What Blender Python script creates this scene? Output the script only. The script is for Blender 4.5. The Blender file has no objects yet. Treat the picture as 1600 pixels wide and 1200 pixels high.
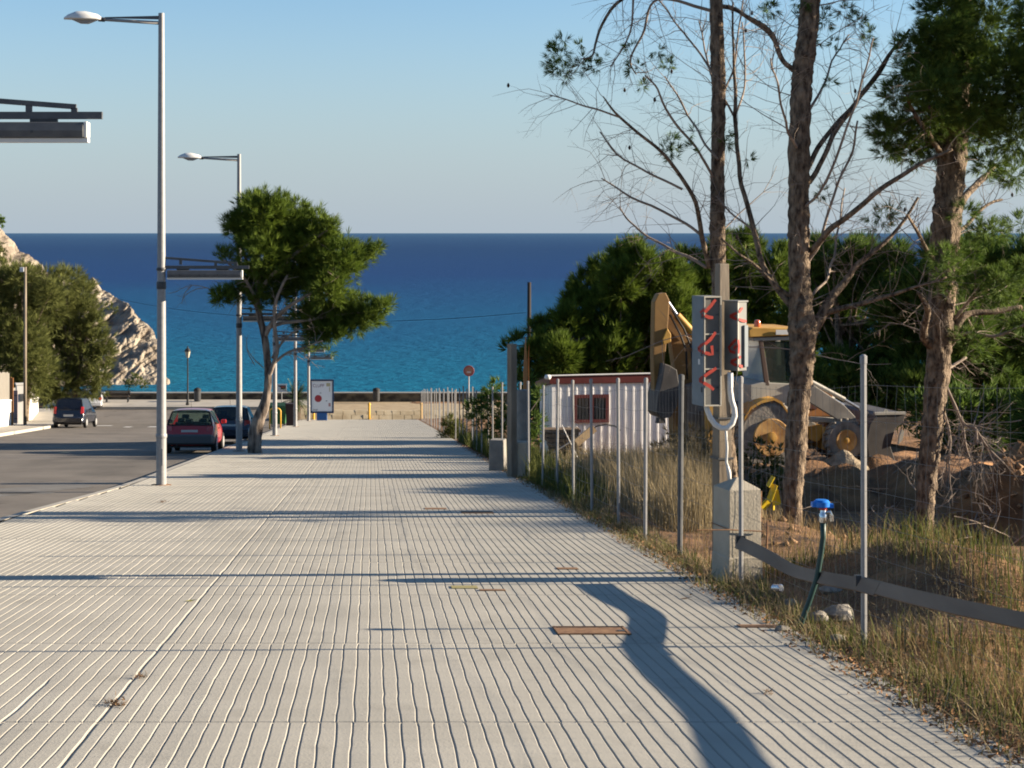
import bpy, math, random
import numpy as np
from mathutils import Vector, Matrix, Quaternion, noise

R = math.radians
rnd = random.Random(7)
nr = np.random.RandomState(11)
SC = bpy.context.scene
COL = SC.collection

# ------------------------------------------------------------------ camera, sky, sun, exposure
SLOPE = 251 / 2600.0            # the promenade runs downhill along +Y
CAM_Z = 1.75
FPX = 2600.0                    # focal length in pixels of the 1600 px wide photograph
cam = bpy.data.cameras.new('camera')
cam_o = bpy.data.objects.new('camera', cam); COL.objects.link(cam_o)
cam_o.location = (0, 0, CAM_Z)
cam_o.rotation_euler = (R(90), 0, 0)
cam.sensor_width = 36.0
cam.lens = FPX / 1600 * 36.0
cam.shift_x = 220 / 1600
cam.shift_y = -236 / 1600
cam.clip_start = 0.1
cam.clip_end = 120000
SC.camera = cam_o

SUN_EL = 15.5
sun_dir = Vector((math.cos(R(SUN_EL)), 0.045 * math.cos(R(SUN_EL)), math.sin(R(SUN_EL)))).normalized()
w = bpy.data.worlds.new("World"); SC.world = w; w.use_nodes = True
nt = w.node_tree; nt.nodes.clear()
sky = nt.nodes.new('ShaderNodeTexSky'); sky.sky_type = 'NISHITA'; sky.sun_disc = False
sky.sun_elevation = R(SUN_EL)
sky.sun_rotation = math.atan2(sun_dir.x, sun_dir.y)
sky.altitude = 0; sky.air_density = 1.0; sky.dust_density = 0.0; sky.ozone_density = 3.7
bg = nt.nodes.new('ShaderNodeBackground'); bg.inputs[1].default_value = 0.05
wo = nt.nodes.new('ShaderNodeOutputWorld')
# the grey-blue sea haze low over the whole horizon
wtc = nt.nodes.new('ShaderNodeTexCoord'); wsp = nt.nodes.new('ShaderNodeSeparateXYZ'); nt.links.new(wtc.outputs['Generated'], wsp.inputs[0])
wmr = nt.nodes.new('ShaderNodeMapRange'); wmr.interpolation_type = 'SMOOTHSTEP'
wmr.inputs['From Min'].default_value = -0.02; wmr.inputs['From Max'].default_value = 0.17
wmr.inputs['To Min'].default_value = 1.0; wmr.inputs['To Max'].default_value = 0.0
nt.links.new(wsp.outputs['Z'], wmr.inputs['Value'])
wmx = nt.nodes.new('ShaderNodeMix'); wmx.data_type = 'RGBA'
wmx.inputs[7].default_value = (2.42, 2.90, 3.36, 1)
nt.links.new(wmr.outputs['Result'], wmx.inputs[0]); nt.links.new(sky.outputs[0], wmx.inputs[6])
nt.links.new(wmx.outputs[2], bg.inputs[0]); nt.links.new(bg.outputs[0], wo.inputs[0])

sun = bpy.data.lights.new('sun', 'SUN'); sun.energy = 5.0; sun.angle = R(0.53); sun.color = (1.0, 0.85, 0.65)
sun_o = bpy.data.objects.new('sun', sun); COL.objects.link(sun_o)
sun_o.rotation_euler = sun_dir.to_track_quat('Z', 'Y').to_euler()
sun_o.location = (40, 10, 30)

SC.view_settings.view_transform = 'Standard'
SC.view_settings.look = 'None'
SC.view_settings.exposure = 1.82
SC.view_settings.gamma = 1.0
SC.view_settings.use_curve_mapping = False
SC.render.engine = 'CYCLES'
SC.cycles.max_bounces = 6
SC.cycles.diffuse_bounces = 3
SC.cycles.glossy_bounces = 3
SC.cycles.transparent_max_bounces = 8
SC.cycles.use_denoising = True
SC.cycles.filter_width = 1.9

# ------------------------------------------------------------------ helpers
def gz(Y):
    """height of the paved slope at distance Y; level again at the sea front"""
    return -SLOPE * Y if Y < 114 else -SLOPE * 114

def at(px, py, Y):
    """a point of the place seen at photograph pixel (px, py) that stands Y metres away"""
    return Vector(((px - 580) * Y / FPX, Y, CAM_Z - (py - 364) * Y / FPX))

def sm(a, b, x):
    t = min(1.0, max(0.0, (x - a) / (b - a))); return t * t * (3 - 2 * t)

MATS = {}
def M(name, col, col2=None, scale=6.0, rough=0.8, bump=0.0, bscale=None, metal=0.0, spec=0.3,
      island=False, world=False, stretch=None, trans=0.0, detail=5.0, contrast=1.0, coat=0.0):
    if name in MATS: return MATS[name]
    col = tuple(c * 0.78 for c in col)
    if col2: col2 = tuple(c * 0.78 for c in col2)
    m = bpy.data.materials.new(name); m.use_nodes = True
    t = m.node_tree; N = t.nodes; L = t.links
    b = N['Principled BSDF']; out = N['Material Output']
    b.inputs['Roughness'].default_value = rough
    b.inputs['Metallic'].default_value = metal
    b.inputs['Specular IOR Level'].default_value = spec
    if coat: b.inputs['Coat Weight'].default_value = coat; b.inputs['Coat Roughness'].default_value = 0.06
    c1 = (*col, 1); c2 = (*(col2 or col), 1)
    vec = None
    if world:
        g = N.new('ShaderNodeNewGeometry'); vec = g.outputs['Position']
    else:
        tc = N.new('ShaderNodeTexCoord'); vec = tc.outputs['Object']
    if stretch:
        mp = N.new('ShaderNodeMapping'); mp.inputs['Scale'].default_value = stretch
        L.new(vec, mp.inputs['Vector']); vec = mp.outputs['Vector']
    fac = None
    if col2 or bump:
        nz = N.new('ShaderNodeTexNoise'); nz.inputs['Scale'].default_value = scale
        nz.inputs['Detail'].default_value = detail
        L.new(vec, nz.inputs['Vector'])
        fac = nz.outputs['Fac']
    if col2:
        mr = N.new('ShaderNodeMapRange')
        mr.inputs['From Min'].default_value = 0.5 - 0.2 / contrast; mr.inputs['From Max'].default_value = 0.5 + 0.2 / contrast
        L.new(fac, mr.inputs['Value']); f2 = mr.outputs['Result']
        if island:
            g2 = N.new('ShaderNodeNewGeometry')
            ad = N.new('ShaderNodeMath'); ad.operation = 'MULTIPLY_ADD'
            ad.inputs[1].default_value = 0.65
            hf = N.new('ShaderNodeMath'); hf.operation = 'MULTIPLY'; hf.inputs[1].default_value = 0.35
            L.new(f2, hf.inputs[0]); L.new(g2.outputs['Random Per Island'], ad.inputs[0]); L.new(hf.outputs[0], ad.inputs[2])
            f2 = ad.outputs[0]
        mx = N.new('ShaderNodeMix'); mx.data_type = 'RGBA'
        mx.inputs[6].default_value = c1; mx.inputs[7].default_value = c2
        L.new(f2, mx.inputs[0]); colout = mx.outputs[2]
        L.new(colout, b.inputs['Base Color'])
    else:
        b.inputs['Base Color'].default_value = c1; colout = None
    if bump:
        nb = N.new('ShaderNodeTexNoise'); nb.inputs['Scale'].default_value = bscale or scale * 3; nb.inputs['Detail'].default_value = 4
        L.new(vec, nb.inputs['Vector'])
        bp = N.new('ShaderNodeBump'); bp.inputs['Strength'].default_value = 1.0; bp.inputs['Distance'].default_value = bump
        L.new(nb.outputs['Fac'], bp.inputs['Height']); L.new(bp.outputs[0], b.inputs['Normal'])
    if trans:
        tr = N.new('ShaderNodeBsdfTranslucent')
        if colout: L.new(colout, tr.inputs[0])
        else: tr.inputs[0].default_value = c1
        mxs = N.new('ShaderNodeMixShader'); mxs.inputs[0].default_value = trans
        L.new(b.outputs[0], mxs.inputs[1]); L.new(tr.outputs[0], mxs.inputs[2]); L.new(mxs.outputs[0], out.inputs['Surface'])
    MATS[name] = m
    return m

def stained(m, amount, scale, stretch, lo=.55, hi=.75):
    """broad patches of grime multiplied into the base colour of a paving"""
    t = m.node_tree; N = t.nodes; L = t.links; b = N['Principled BSDF']
    src = b.inputs['Base Color'].links[0].from_socket
    g = N.new('ShaderNodeNewGeometry'); mp = N.new('ShaderNodeMapping'); mp.inputs['Scale'].default_value = stretch; L.new(g.outputs['Position'], mp.inputs[0])
    nz = N.new('ShaderNodeTexNoise'); nz.inputs['Scale'].default_value = scale; nz.inputs['Detail'].default_value = 7; nz.inputs['Roughness'].default_value = .62; L.new(mp.outputs[0], nz.inputs['Vector'])
    mr = N.new('ShaderNodeMapRange'); mr.inputs['From Min'].default_value = lo; mr.inputs['From Max'].default_value = hi; mr.inputs['To Min'].default_value = 1; mr.inputs['To Max'].default_value = 1 - amount; L.new(nz.outputs['Fac'], mr.inputs['Value'])
    mx = N.new('ShaderNodeMix'); mx.data_type = 'RGBA'; mx.blend_type = 'MULTIPLY'; mx.inputs[0].default_value = 1
    L.new(src, mx.inputs[6]); L.new(mr.outputs[0], mx.inputs[7]); L.new(mx.outputs[2], b.inputs['Base Color'])

def glass(name, col, alpha=0.5, rough=0.04):
    if name in MATS: return MATS[name]
    m = bpy.data.materials.new(name); m.use_nodes = True
    t = m.node_tree; N = t.nodes; L = t.links
    b = N['Principled BSDF']; b.inputs['Base Color'].default_value = (*col, 1); b.inputs['Roughness'].default_value = rough
    b.inputs['Specular IOR Level'].default_value = 0.6
    tr = N.new('ShaderNodeBsdfTransparent'); tr.inputs[0].default_value = (0.75, 0.9, 0.82, 1)
    mx = N.new('ShaderNodeMixShader'); mx.inputs[0].default_value = alpha
    L.new(tr.outputs[0], mx.inputs[1]); L.new(b.outputs[0], mx.inputs[2]); L.new(mx.outputs[0], N['Material Output'].inputs['Surface'])
    MATS[name] = m
    return m

def tag(o, label=None, cat=None, group=None, kind=None):
    if label: o['label'] = label
    if cat: o['category'] = cat
    if group: o['group'] = group
    if kind: o['kind'] = kind
    return o

def thing(name, label, cat, loc=(0, 0, 0), rot=(0, 0, 0), group=None):
    o = bpy.data.objects.new(name, None); COL.objects.link(o)
    o.location = loc; o.rotation_euler = rot
    o.empty_display_size = 0.2
    return tag(o, label, cat, group)

def kids(o): return [c for c in bpy.data.objects if c.parent == o]

def copy_tree(o, parent=None):
    c = o.copy(); COL.objects.link(c); c.parent = parent
    for k in kids(o): copy_tree(k, c)
    return c

def finish(me, name, mat, parent, smooth):
    for m in (mat if isinstance(mat, (list, tuple)) else [mat]): me.materials.append(m)
    if smooth:
        me.polygons.foreach_set('use_smooth', [True] * len(me.polygons))
        if smooth is not True: me.set_sharp_from_angle(angle=R(smooth))
    o = bpy.data.objects.new(name, me); COL.objects.link(o)
    o.parent = parent
    return o

class MB:
    """collects shapes; build() links them as one mesh object"""
    def __init__(s, off=None): s.v = []; s.f = []; s.mi = []; s.off = Vector(off) if off is not None else None
    def add(s, vs, fs, mi=0):
        b = len(s.v)
        s.v.extend([tuple(v) for v in vs]); s.f.extend([tuple(b + i for i in f) for f in fs]); s.mi.extend([mi] * len(fs)); return s
    def box(s, c, d, rot=None, mi=0, taper=1.0):
        x, y, z = d[0] / 2, d[1] / 2, d[2] / 2
        vs = [Vector((sx * x * (taper if sz > 0 else 1), sy * y * (taper if sz > 0 else 1), sz * z)) for sz in (-1, 1) for sy in (-1, 1) for sx in (-1, 1)]
        if rot is not None:
            q = rot if isinstance(rot, Matrix) else Matrix.Rotation(rot, 3, 'Z')
            vs = [q @ v for v in vs]
        c = Vector(c)
        return s.add([v + c for v in vs], [(0, 2, 3, 1), (4, 5, 7, 6), (0, 1, 5, 4), (2, 6, 7, 3), (0, 4, 6, 2), (1, 3, 7, 5)], mi)
    def beam(s, a, b, wdt, h, mi=0, up=(0, 0, 1)):
        a = Vector(a); b = Vector(b); d = (b - a); ln = d.length; d.normalize()
        sd = d.cross(Vector(up)); 
        if sd.length < 1e-5: sd = Vector((1, 0, 0))
        sd.normalize(); u = sd.cross(d)
        m = Matrix((sd, d, u)).transposed()
        return s.box((a + b) / 2, (wdt, ln, h), rot=m, mi=mi)
    def tube(s, pts, rad, n=8, mi=0, cap=True):
        pts = [Vector(p) for p in pts]
        if not isinstance(rad, (list, tuple)): rad = [rad] * len(pts)
        d0 = (pts[1] - pts[0]).normalized()
        a = d0.orthogonal().normalized(); rings = []; b0 = len(s.v); prev = d0
        for i, p in enumerate(pts):
            if i == 0: d = d0
            elif i == len(pts) - 1: d = (pts[i] - pts[i - 1])
            else: d = (pts[i + 1] - pts[i - 1])
            d = d.normalized() if d.length > 1e-9 else prev
            q = prev.rotation_difference(d); a = q @ a; a = (a - d * a.dot(d)).normalized(); prev = d
            c = d.cross(a)
            for k in range(n):
                t = 2 * math.pi * k / n
                s.v.append(tuple(p + (a * math.cos(t) + c * math.sin(t)) * rad[i]))
        m = len(pts)
        for i in range(m - 1):
            for k in range(n):
                s.f.append((b0 + i * n + k, b0 + i * n + (k + 1) % n, b0 + (i + 1) * n + (k + 1) % n, b0 + (i + 1) * n + k)); s.mi.append(mi)
        if cap and n > 2:
            s.f.append(tuple(b0 + k for k in reversed(range(n)))); s.mi.append(mi)
            s.f.append(tuple(b0 + (m - 1) * n + k for k in range(n))); s.mi.append(mi)
        return s
    def lathe(s, prof, c=(0, 0, 0), n=16, axis='Z', mi=0):
        """prof: (radius, height) list"""
        c = Vector(c); b0 = len(s.v)
        for r, h in prof:
            for k in range(n):
                t = 2 * math.pi * k / n; x, y = r * math.cos(t), r * math.sin(t)
                p = Vector((x, y, h)) if axis == 'Z' else (Vector((h, x, y)) if axis == 'X' else Vector((x, h, y)))
                s.v.append(tuple(c + p))
        for i in range(len(prof) - 1):
            for k in range(n):
                s.f.append((b0 + i * n + k, b0 + i * n + (k + 1) % n, b0 + (i + 1) * n + (k + 1) % n, b0 + (i + 1) * n + k)); s.mi.append(mi)
        s.f.append(tuple(b0 + k for k in reversed(range(n)))); s.mi.append(mi)
        s.f.append(tuple(b0 + (len(prof) - 1) * n + k for k in range(n))); s.mi.append(mi)
        return s
    def prism(s, poly, vec, mi=0):
        """poly: 3-D points in a plane, extruded along vec"""
        n = len(poly); vec = Vector(vec)
        vs = [Vector(p) for p in poly] + [Vector(p) + vec for p in poly]
        fs = [tuple(reversed(range(n))), tuple(range(n, 2 * n))] + [(i, (i + 1) % n, n + (i + 1) % n, n + i) for i in range(n)]
        return s.add(vs, fs, mi)
    def quad(s, a, b, c, d, mi=0): return s.add([a, b, c, d], [(0, 1, 2, 3)], mi)
    def build(s, name, mat, parent=None, smooth=False, bevel=0.0, world=False, kind=None):
        vs = s.v
        if world and parent is not None:
            p = parent
            while p.parent is not None: p = p.parent
            L = Matrix.LocRotScale(p.location, p.rotation_euler, None).inverted()
            vs = [tuple(L @ Vector(v)) for v in vs]
        me = bpy.data.meshes.new(name); me.from_pydata(vs, [], s.f); me.update()
        if max(s.mi, default=0) > 0: me.polygons.foreach_set('material_index', s.mi)
        o = finish(me, name, mat, parent, smooth)
        if bevel:
            bv = o.modifiers.new('bevel', 'BEVEL'); bv.width = bevel; bv.segments = 2; bv.limit_method = 'ANGLE'
        if kind: o['kind'] = kind
        return o

def np_mesh(name, V, T, mat, parent=None, kind=None, smooth=False):
    me = bpy.data.meshes.new(name)
    V = np.ascontiguousarray(V, dtype=np.float32); T = np.ascontiguousarray(T, dtype=np.int32)
    if parent is not None:
        p = parent
        while p.parent is not None: p = p.parent
        V = V - np.array(p.location, dtype=np.float32)
    me.vertices.add(len(V)); me.vertices.foreach_set('co', V.ravel())
    me.loops.add(T.size); me.loops.foreach_set('vertex_index', T.ravel())
    me.polygons.add(len(T)); me.polygons.foreach_set('loop_start', np.arange(0, T.size, 3, dtype=np.int32))
    me.update(calc_edges=True); me.validate()
    o = finish(me, name, mat, parent, smooth)
    if kind: o['kind'] = kind
    return o

def norm(a): return a / np.maximum(np.linalg.norm(a, axis=-1, keepdims=True), 1e-9)

def needles(P, A, length, K=12, spread=0.8, width=0.012, rs=nr):
    """bursts of K needles at points P round axes A -> verts, tris"""
    n = len(P)
    d = norm(A[:, None, :] + rs.normal(0, spread, (n, K, 3)))
    ln = length * rs.uniform(0.6, 1.15, (n, K, 1)) if np.isscalar(length) else length[:, None, None] * rs.uniform(0.6, 1.15, (n, K, 1))
    sd = norm(np.cross(d, rs.normal(0, 1, (n, K, 3)))) * width
    c = P[:, None, :]
    mid = c + d * ln * 0.45
    V = np.concatenate([P[:, None, :], (mid + sd).reshape(n, K, 3), (c + d * ln).reshape(n, K, 3), (mid - sd).reshape(n, K, 3)], axis=1)
    base = (np.arange(n) * (3 * K + 1))[:, None]
    k = np.arange(K)[None, :]
    c0 = np.broadcast_to(base, (n, K)); l = base + 1 + k; t = base + 1 + K + k; r = base + 1 + 2 * K + k
    T = np.concatenate([np.stack([c0, l, t], -1).reshape(-1, 3), np.stack([c0, t, r], -1).reshape(-1, 3)])
    return V.reshape(-1, 3), T

def blades(P, H, lean=0.35, width=0.006, rs=nr, curl=0.5):
    n = len(P); ang = rs.uniform(0, 2 * np.pi, n)
    dr = np.stack([np.cos(ang), np.sin(ang), np.zeros(n)], 1)
    sd = np.stack([-np.sin(ang), np.cos(ang), np.zeros(n)], 1) * (width * rs.uniform(0.6, 1.4, n))[:, None]
    le = (np.abs(rs.normal(0, lean, n)) * H)[:, None]
    up = np.array([0, 0, 1.0])
    m = P + up * (H * 0.55)[:, None] + dr * le * 0.35
    t = P + up * (H * (1 - 0.15 * curl))[:, None] + dr * le * (0.8 + curl * 0.4)
    V = np.stack([P - sd, P + sd, m + sd * 0.8, m - sd * 0.8, t], 1).reshape(-1, 3)
    b = np.arange(n)[:, None] * 5
    T = np.concatenate([b + np.array([[0, 1, 2]]), b + np.array([[0, 2, 3]]), b + np.array([[3, 2, 4]])])
    return V, T

def blob_pts(blobs, dens, rs=nr, bias=0.5, up=0.5):
    """blobs: (centre, rx, ry, rz, weight); points near the outside of each, with outward axes"""
    PP, AA = [], []
    for c, rx, ry, rz, wt in blobs:
        n = max(4, int(dens * wt * (rx * rz + rx * ry + ry * rz) * 4))
        d = norm(rs.normal(0, 1, (n, 3)))
        r = rs.uniform(0.0, 1, (n, 1)) ** bias
        r = r * (1 + 0.12 * rs.normal(0, 1, (n, 1)))
        PP.append(np.array(c)[None, :] + d * r * np.array([rx, ry, rz]))
        AA.append(norm(d + np.array([0, 0, up]) + rs.normal(0, 0.25, (n, 3))))
    return np.concatenate(PP), np.concatenate(AA)

def smooth_path(pts, rad, sub=4):
    """Catmull-Rom through points, radii likewise"""
    P = [Vector(p) for p in pts]; out = []; ro = []
    n = len(P)
    for i in range(n - 1):
        p0 = P[max(i - 1, 0)]; p1 = P[i]; p2 = P[i + 1]; p3 = P[min(i + 2, n - 1)]
        for k in range(sub):
            t = k / sub
            out.append(.5 * ((2 * p1) + (p2 - p0) * t + (2 * p0 - 5 * p1 + 4 * p2 - p3) * t * t + (-p0 + 3 * p1 - 3 * p2 + p3) * t ** 3))
            ro.append(rad[i] + (rad[i + 1] - rad[i]) * t)
    out.append(P[-1]); ro.append(rad[-1])
    return out, ro

# ------------------------------------------------------------------ materials
m_conc = M('ribbed_concrete', (0.385, 0.362, 0.312), (0.455, 0.428, 0.37), scale=1.3, rough=0.9, bump=0.002, bscale=60, world=True, detail=9)
stained(m_conc, .20, .5, (1, .35, 1)); stained(m_conc, .16, 3.0, (1, .6, 1), .56, .7); stained(m_conc, .40, 11.0, (1, 1, 1), .70, .745)
m_bed = M('groove_grit', (0.20, 0.15, 0.11), (0.26, 0.20, 0.15), scale=20, rough=0.95, world=True)
m_asph = M('asphalt', (0.135, 0.117, 0.098), (0.21, 0.183, 0.155), scale=0.5, rough=0.9, bump=0.004, bscale=70, world=True, detail=9)
stained(m_asph, .35, .35, (1, .25, 1), .5, .7); stained(m_asph, .4, 1.6, (1, .5, 1), .62, .7)
m_kerb = M('kerb_concrete', (0.36, 0.34, 0.30), (0.44, 0.41, 0.36), scale=3, rough=0.9, world=True)
m_pave = M('pale_paving', (0.36, 0.33, 0.28), (0.46, 0.42, 0.36), scale=1.2, rough=0.9, world=True)
m_sand = M('sand', (0.34, 0.25, 0.145), (0.44, 0.34, 0.21), scale=1.5, rough=0.95, bump=0.02, bscale=8, world=True)
m_soil = M('dry_soil', (0.085, 0.042, 0.020), (0.33, 0.17, 0.070), scale=1.6, rough=0.95, bump=0.03, bscale=14, world=True, detail=9)
m_steel = M('galvanised_steel', (0.26, 0.26, 0.265), (0.33, 0.325, 0.32), scale=12, rough=0.5, metal=0.1, spec=0.4)
m_lampw = M('white_lamp_housing', (0.78, 0.77, 0.74), rough=0.35)
m_dark = M('dark_metal', (0.05, 0.055, 0.06), (0.08, 0.08, 0.085), scale=9, rough=0.5)
m_brk = M('grey_aluminium', (0.085, 0.09, 0.10), (0.12, 0.125, 0.13), scale=9, rough=0.5, metal=0.1)
m_black = M('black_rubber', (0.018, 0.018, 0.019), (0.03, 0.03, 0.03), scale=15, rough=0.75)
m_bark = M('pine_bark', (0.050, 0.034, 0.024), (0.30, 0.225, 0.155), scale=16, rough=0.95, bump=0.04, bscale=40, stretch=(1, 1, 0.42), contrast=1.2)
m_twig = M('dry_twig', (0.20, 0.155, 0.125), (0.36, 0.29, 0.235), scale=5, rough=0.95)
m_pine = M('pine_needles', (0.024, 0.048, 0.010), (0.090, 0.130, 0.022), scale=1.2, rough=0.75, island=True, trans=0.25, spec=0.15)
m_pine2 = M('young_pine_needles', (0.032, 0.068, 0.010), (0.19, 0.26, 0.036), scale=0.9, rough=0.75, island=True, trans=0.3, spec=0.15)
m_pine3 = M('old_pine_needles', (0.026, 0.064, 0.012), (0.17, 0.25, 0.045), scale=1.5, rough=0.75, island=True, trans=0.3, spec=0.15)
m_tam = M('tamarisk_leaves', (0.065, 0.080, 0.022), (0.21, 0.225, 0.070), scale=0.7, rough=0.85, island=True, trans=0.25, spec=0.1)
m_grass = M('dry_grass', (0.115, 0.082, 0.038), (0.37, 0.26, 0.125), scale=0.9, rough=0.85, island=True, trans=0.25, spec=0.1, world=True)
m_straw = M('straw', (0.16, 0.125, 0.065), (0.40, 0.32, 0.19), scale=1.2, rough=0.85, island=True, trans=0.2, spec=0.1, world=True)
m_weed = M('green_weed', (0.055, 0.075, 0.018), (0.17, 0.175, 0.05), scale=0.9, rough=0.85, island=True, trans=0.25, spec=0.1, world=True)
m_wood = M('weathered_timber', (0.17, 0.135, 0.10), (0.30, 0.25, 0.19), scale=6, rough=0.9, bump=0.004, bscale=30, stretch=(1, 1, 0.2))
m_board = M('grey_board', (0.17, 0.125, 0.092), (0.26, 0.20, 0.15), scale=5, rough=0.9, bump=0.003, bscale=20, stretch=(1, 0.15, 1))
m_pyl = M('cast_concrete', (0.36, 0.32, 0.25), (0.46, 0.41, 0.33), scale=4, rough=0.9, bump=0.004, bscale=40)
m_greyc = M('grey_concrete', (0.20, 0.19, 0.175), (0.30, 0.28, 0.25), scale=5, rough=0.95, bump=0.01, bscale=18)
m_rust = M('rusty_iron', (0.16, 0.075, 0.038), (0.30, 0.17, 0.085), scale=14, rough=0.9, bump=0.002)
m_white = M('white_paint', (0.72, 0.71, 0.68), (0.80, 0.79, 0.76), scale=3, rough=0.6)
m_red = M('red_spray_paint', (0.30, 0.020, 0.012), (0.45, 0.035, 0.018), scale=30, rough=0.6)
m_yel = M('yellow_paint', (0.78, 0.42, 0.035), (0.85, 0.50, 0.06), scale=6, rough=0.5)
m_rock = M('limestone', (0.17, 0.135, 0.105), (0.40, 0.345, 0.27), scale=0.6, rough=0.95, bump=0.7, bscale=1.3, world=True, detail=9, contrast=1.3)

# ------------------------------------------------------------------ setting: promenade, road, ground, sea
EDGE_L, EDGE_R = -4.62, 3.14
JOINTS = [8.87 + 2.8 * i for i in range(-2, 38)]

def promenade():
    b = MB()
    ys = [0, 112.6]
    vs = []
    xl, xr = -5.35, EDGE_R + .05
    b.prism([(-4.55, 0, -0.012), (-4.55, 112.6, gz(112.6) - .012), (-4.55, 112.6, gz(112.6) - .3), (-4.55, 0, -.3)], (xr + 4.55, 0, 0))
    b.prism([(-4.55, 0, -.012), (-5.1, 0, -.012), (-5.1, 21, gz(21) - .012), (-4.55, 33, gz(33) - .012)], (0, 0, -.2))
    base = b.build('promenade', m_bed); tag(base, kind='structure')
    pitch = 0.0852; gap = 0.0160; dep = 0.0072
    # rows along the slope: fine near the camera, coarser beyond
    Y = []
    y = 3.0
    while y < 112.5:
        Y.append(y); y += 0.16 if y < 20 else (0.4 if y < 40 else 1.5)
    for j in JOINTS:
        if 3 < j < 60: Y += [j - .016, j, j + .016]
    Y = sorted(Y)
    Y = [q for i, q in enumerate(Y) if i == 0 or q - Y[i - 1] > .006]
    n = len(Y)
    jset = set(round(j, 4) for j in JOINTS)
    nS = int((EDGE_R + 5.3) / pitch) + 1
    wob = {}
    def wb(line, yy):
        k = (line, yy)
        if k not in wob:
            bay = math.floor((yy - 8.87) / 2.8)
            wob[k] = 0.007 * noise.noise((line * 3.7, yy * 2.2, bay * .3)) + 0.008 * noise.noise((line * 1.3, bay * 5.1, 3)) + 0.004 * noise.noise((line * 2.1, yy * 9, 7))
        return wob[k]
    def left_edge(yy):         # the kerb swings out to the left close by
        return -4.62 - 0.55 * (1 - sm(20, 34, yy))
    for i in range(nS):
        x0 = EDGE_R - (i + 1) * pitch; x1 = EDGE_R - i * pitch
        V = []; F = []
        k = 0
        hgt = 0.0015 * noise.noise((i * 1.7, 0, 0))
        for yy in Y:
            if x0 < left_edge(yy) : continue
            z = gz(yy) + hgt
            dl = dr = dep
            g2l = g2r = gap / 2
            if abs(x0 + 1.42) < pitch * .5: g2l = gap * .5 + .012; dl = .0105
            if abs(x1 + 1.42) < pitch * .5: g2r = gap * .5 + .004
            if yy < 10.2 and abs(x0 + 1.95) < pitch * .5: g2l += .014
            top = z - (0.016 if round(yy, 4) in jset else 0)
            a = x0 + wb(i + 1, yy); c = x1 + wb(i, yy)
            V += [(a, yy, z - dl), (a + g2l, yy, top), (c - g2r, yy, top), (c, yy, z - dr)]
            if k:
                p = (k - 1) * 4; q = k * 4
                for s in range(3): F.append((p + s, p + s + 1, q + s + 1, q + s))
            k += 1
        if k < 2: continue
        me = bpy.data.meshes.new('paving_strip'); me.from_pydata(V, [], F); me.update()
        finish(me, 'paving_strip', m_conc, base, False)
    # kerb stones along the road edge
    kb = MB()
    P0 = []
    yy = 3.0
    while yy < 113:
        P0.append((left_edge(yy), yy)); yy += 2.0
    for (x, y), (x2, y2) in zip(P0, P0[1:]):
        kb.add([(x - .13, y, gz(y) + .004), (x + .01, y, gz(y) + .004), (x2 + .01, y2, gz(y2) + .004), (x2 - .13, y2, gz(y2) + .004),
                (x - .15, y, gz(y) - .3), (x2 - .15, y2, gz(y2) - .3)], [(0, 1, 2, 3), (4, 0, 3, 5)])
    tag(kb.build('kerb', m_kerb), kind='structure')
promenade()

def sheet(name, mat, xs, ys, dz, kind='structure', fz=None):
    V = []; F = []
    for y in ys:
        for x in xs: V.append((x, y, (fz(x, y) if fz else gz(y)) + dz))
    nx = len(xs)
    for j in range(len(ys) - 1):
        for i in range(nx - 1): F.append((j * nx + i, j * nx + i + 1, (j + 1) * nx + i + 1, (j + 1) * nx + i))
    me = bpy.data.meshes.new(name); me.from_pydata(V, [], F); me.update()
    o = finish(me, name, mat, None, True); o['kind'] = kind
    return o

# road: runs along the promenade, then bends left along the sea front
sheet('road', m_asph, [-40, -16, -4.65], [-5, 60, 114, 121.4], -0.13)
rp = MB()        # worn pale patches of resurfacing and paint remains
for poly in ([(-7.9, 27), (-5.6, 33.5), (-6.2, 35.2), (-9.6, 28.4)], [(-12.5, 30.5), (-6.0, 31.2), (-6.0, 31.7), (-12.6, 31.0)]):
    rp.add([(x, y, gz(y) - .126) for x, y in poly], [(0, 1, 2, 3)])
tag(rp.build('worn_road_marking', M('worn_road_paint', (0.13, 0.12, 0.11), (0.20, 0.19, 0.175), scale=2.5, rough=0.9, world=True)), kind='structure')
rm = MB()
for x0, x1, y0, y1 in ((-16.1, -15.2, 97, 98.2), (-13.9, -13.5, 93, 94.5), (-12.6, -12.1, 93.5, 95)):
    rm.add([(x, y, gz(y) - .126) for x, y in ((x0, y0), (x1, y0), (x1, y1), (x0, y1))], [(0, 1, 2, 3)])
tag(rm.build('road_marking', m_white), kind='structure')

# pavement on the far side of the road with its kerb
lp = MB()
LPX = [(50, -15.0), (72, -16.3), (91, -17.6), (112, -20.5), (121, -22.5)]
for (y, x), (y2, x2) in zip(LPX, LPX[1:]):
    lp.add([(x, y, gz(y) - .13), (x, y, gz(y)), (x - 9, y, gz(y) + .01), (x2, y2, gz(y2) - .13), (x2, y2, gz(y2)), (x2 - 9, y2, gz(y2) + .01)],
           [(0, 1, 4, 3), (1, 2, 5, 4)])
tag(lp.build('far_pavement', m_pave), kind='structure')
lk = MB()
for (y, x), (y2, x2) in zip(LPX, LPX[1:]):
    lk.add([(x + .14, y, gz(y) - .13), (x + .14, y, gz(y) + .012), (x - .02, y, gz(y) + .012), (x2 + .14, y2, gz(y2) - .13), (x2 + .14, y2, gz(y2) + .012), (x2 - .02, y2, gz(y2) + .012)],
           [(0, 1, 4, 3), (1, 2, 5, 4)])
tag(lk.build('far_kerb', m_kerb), kind='structure')

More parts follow.
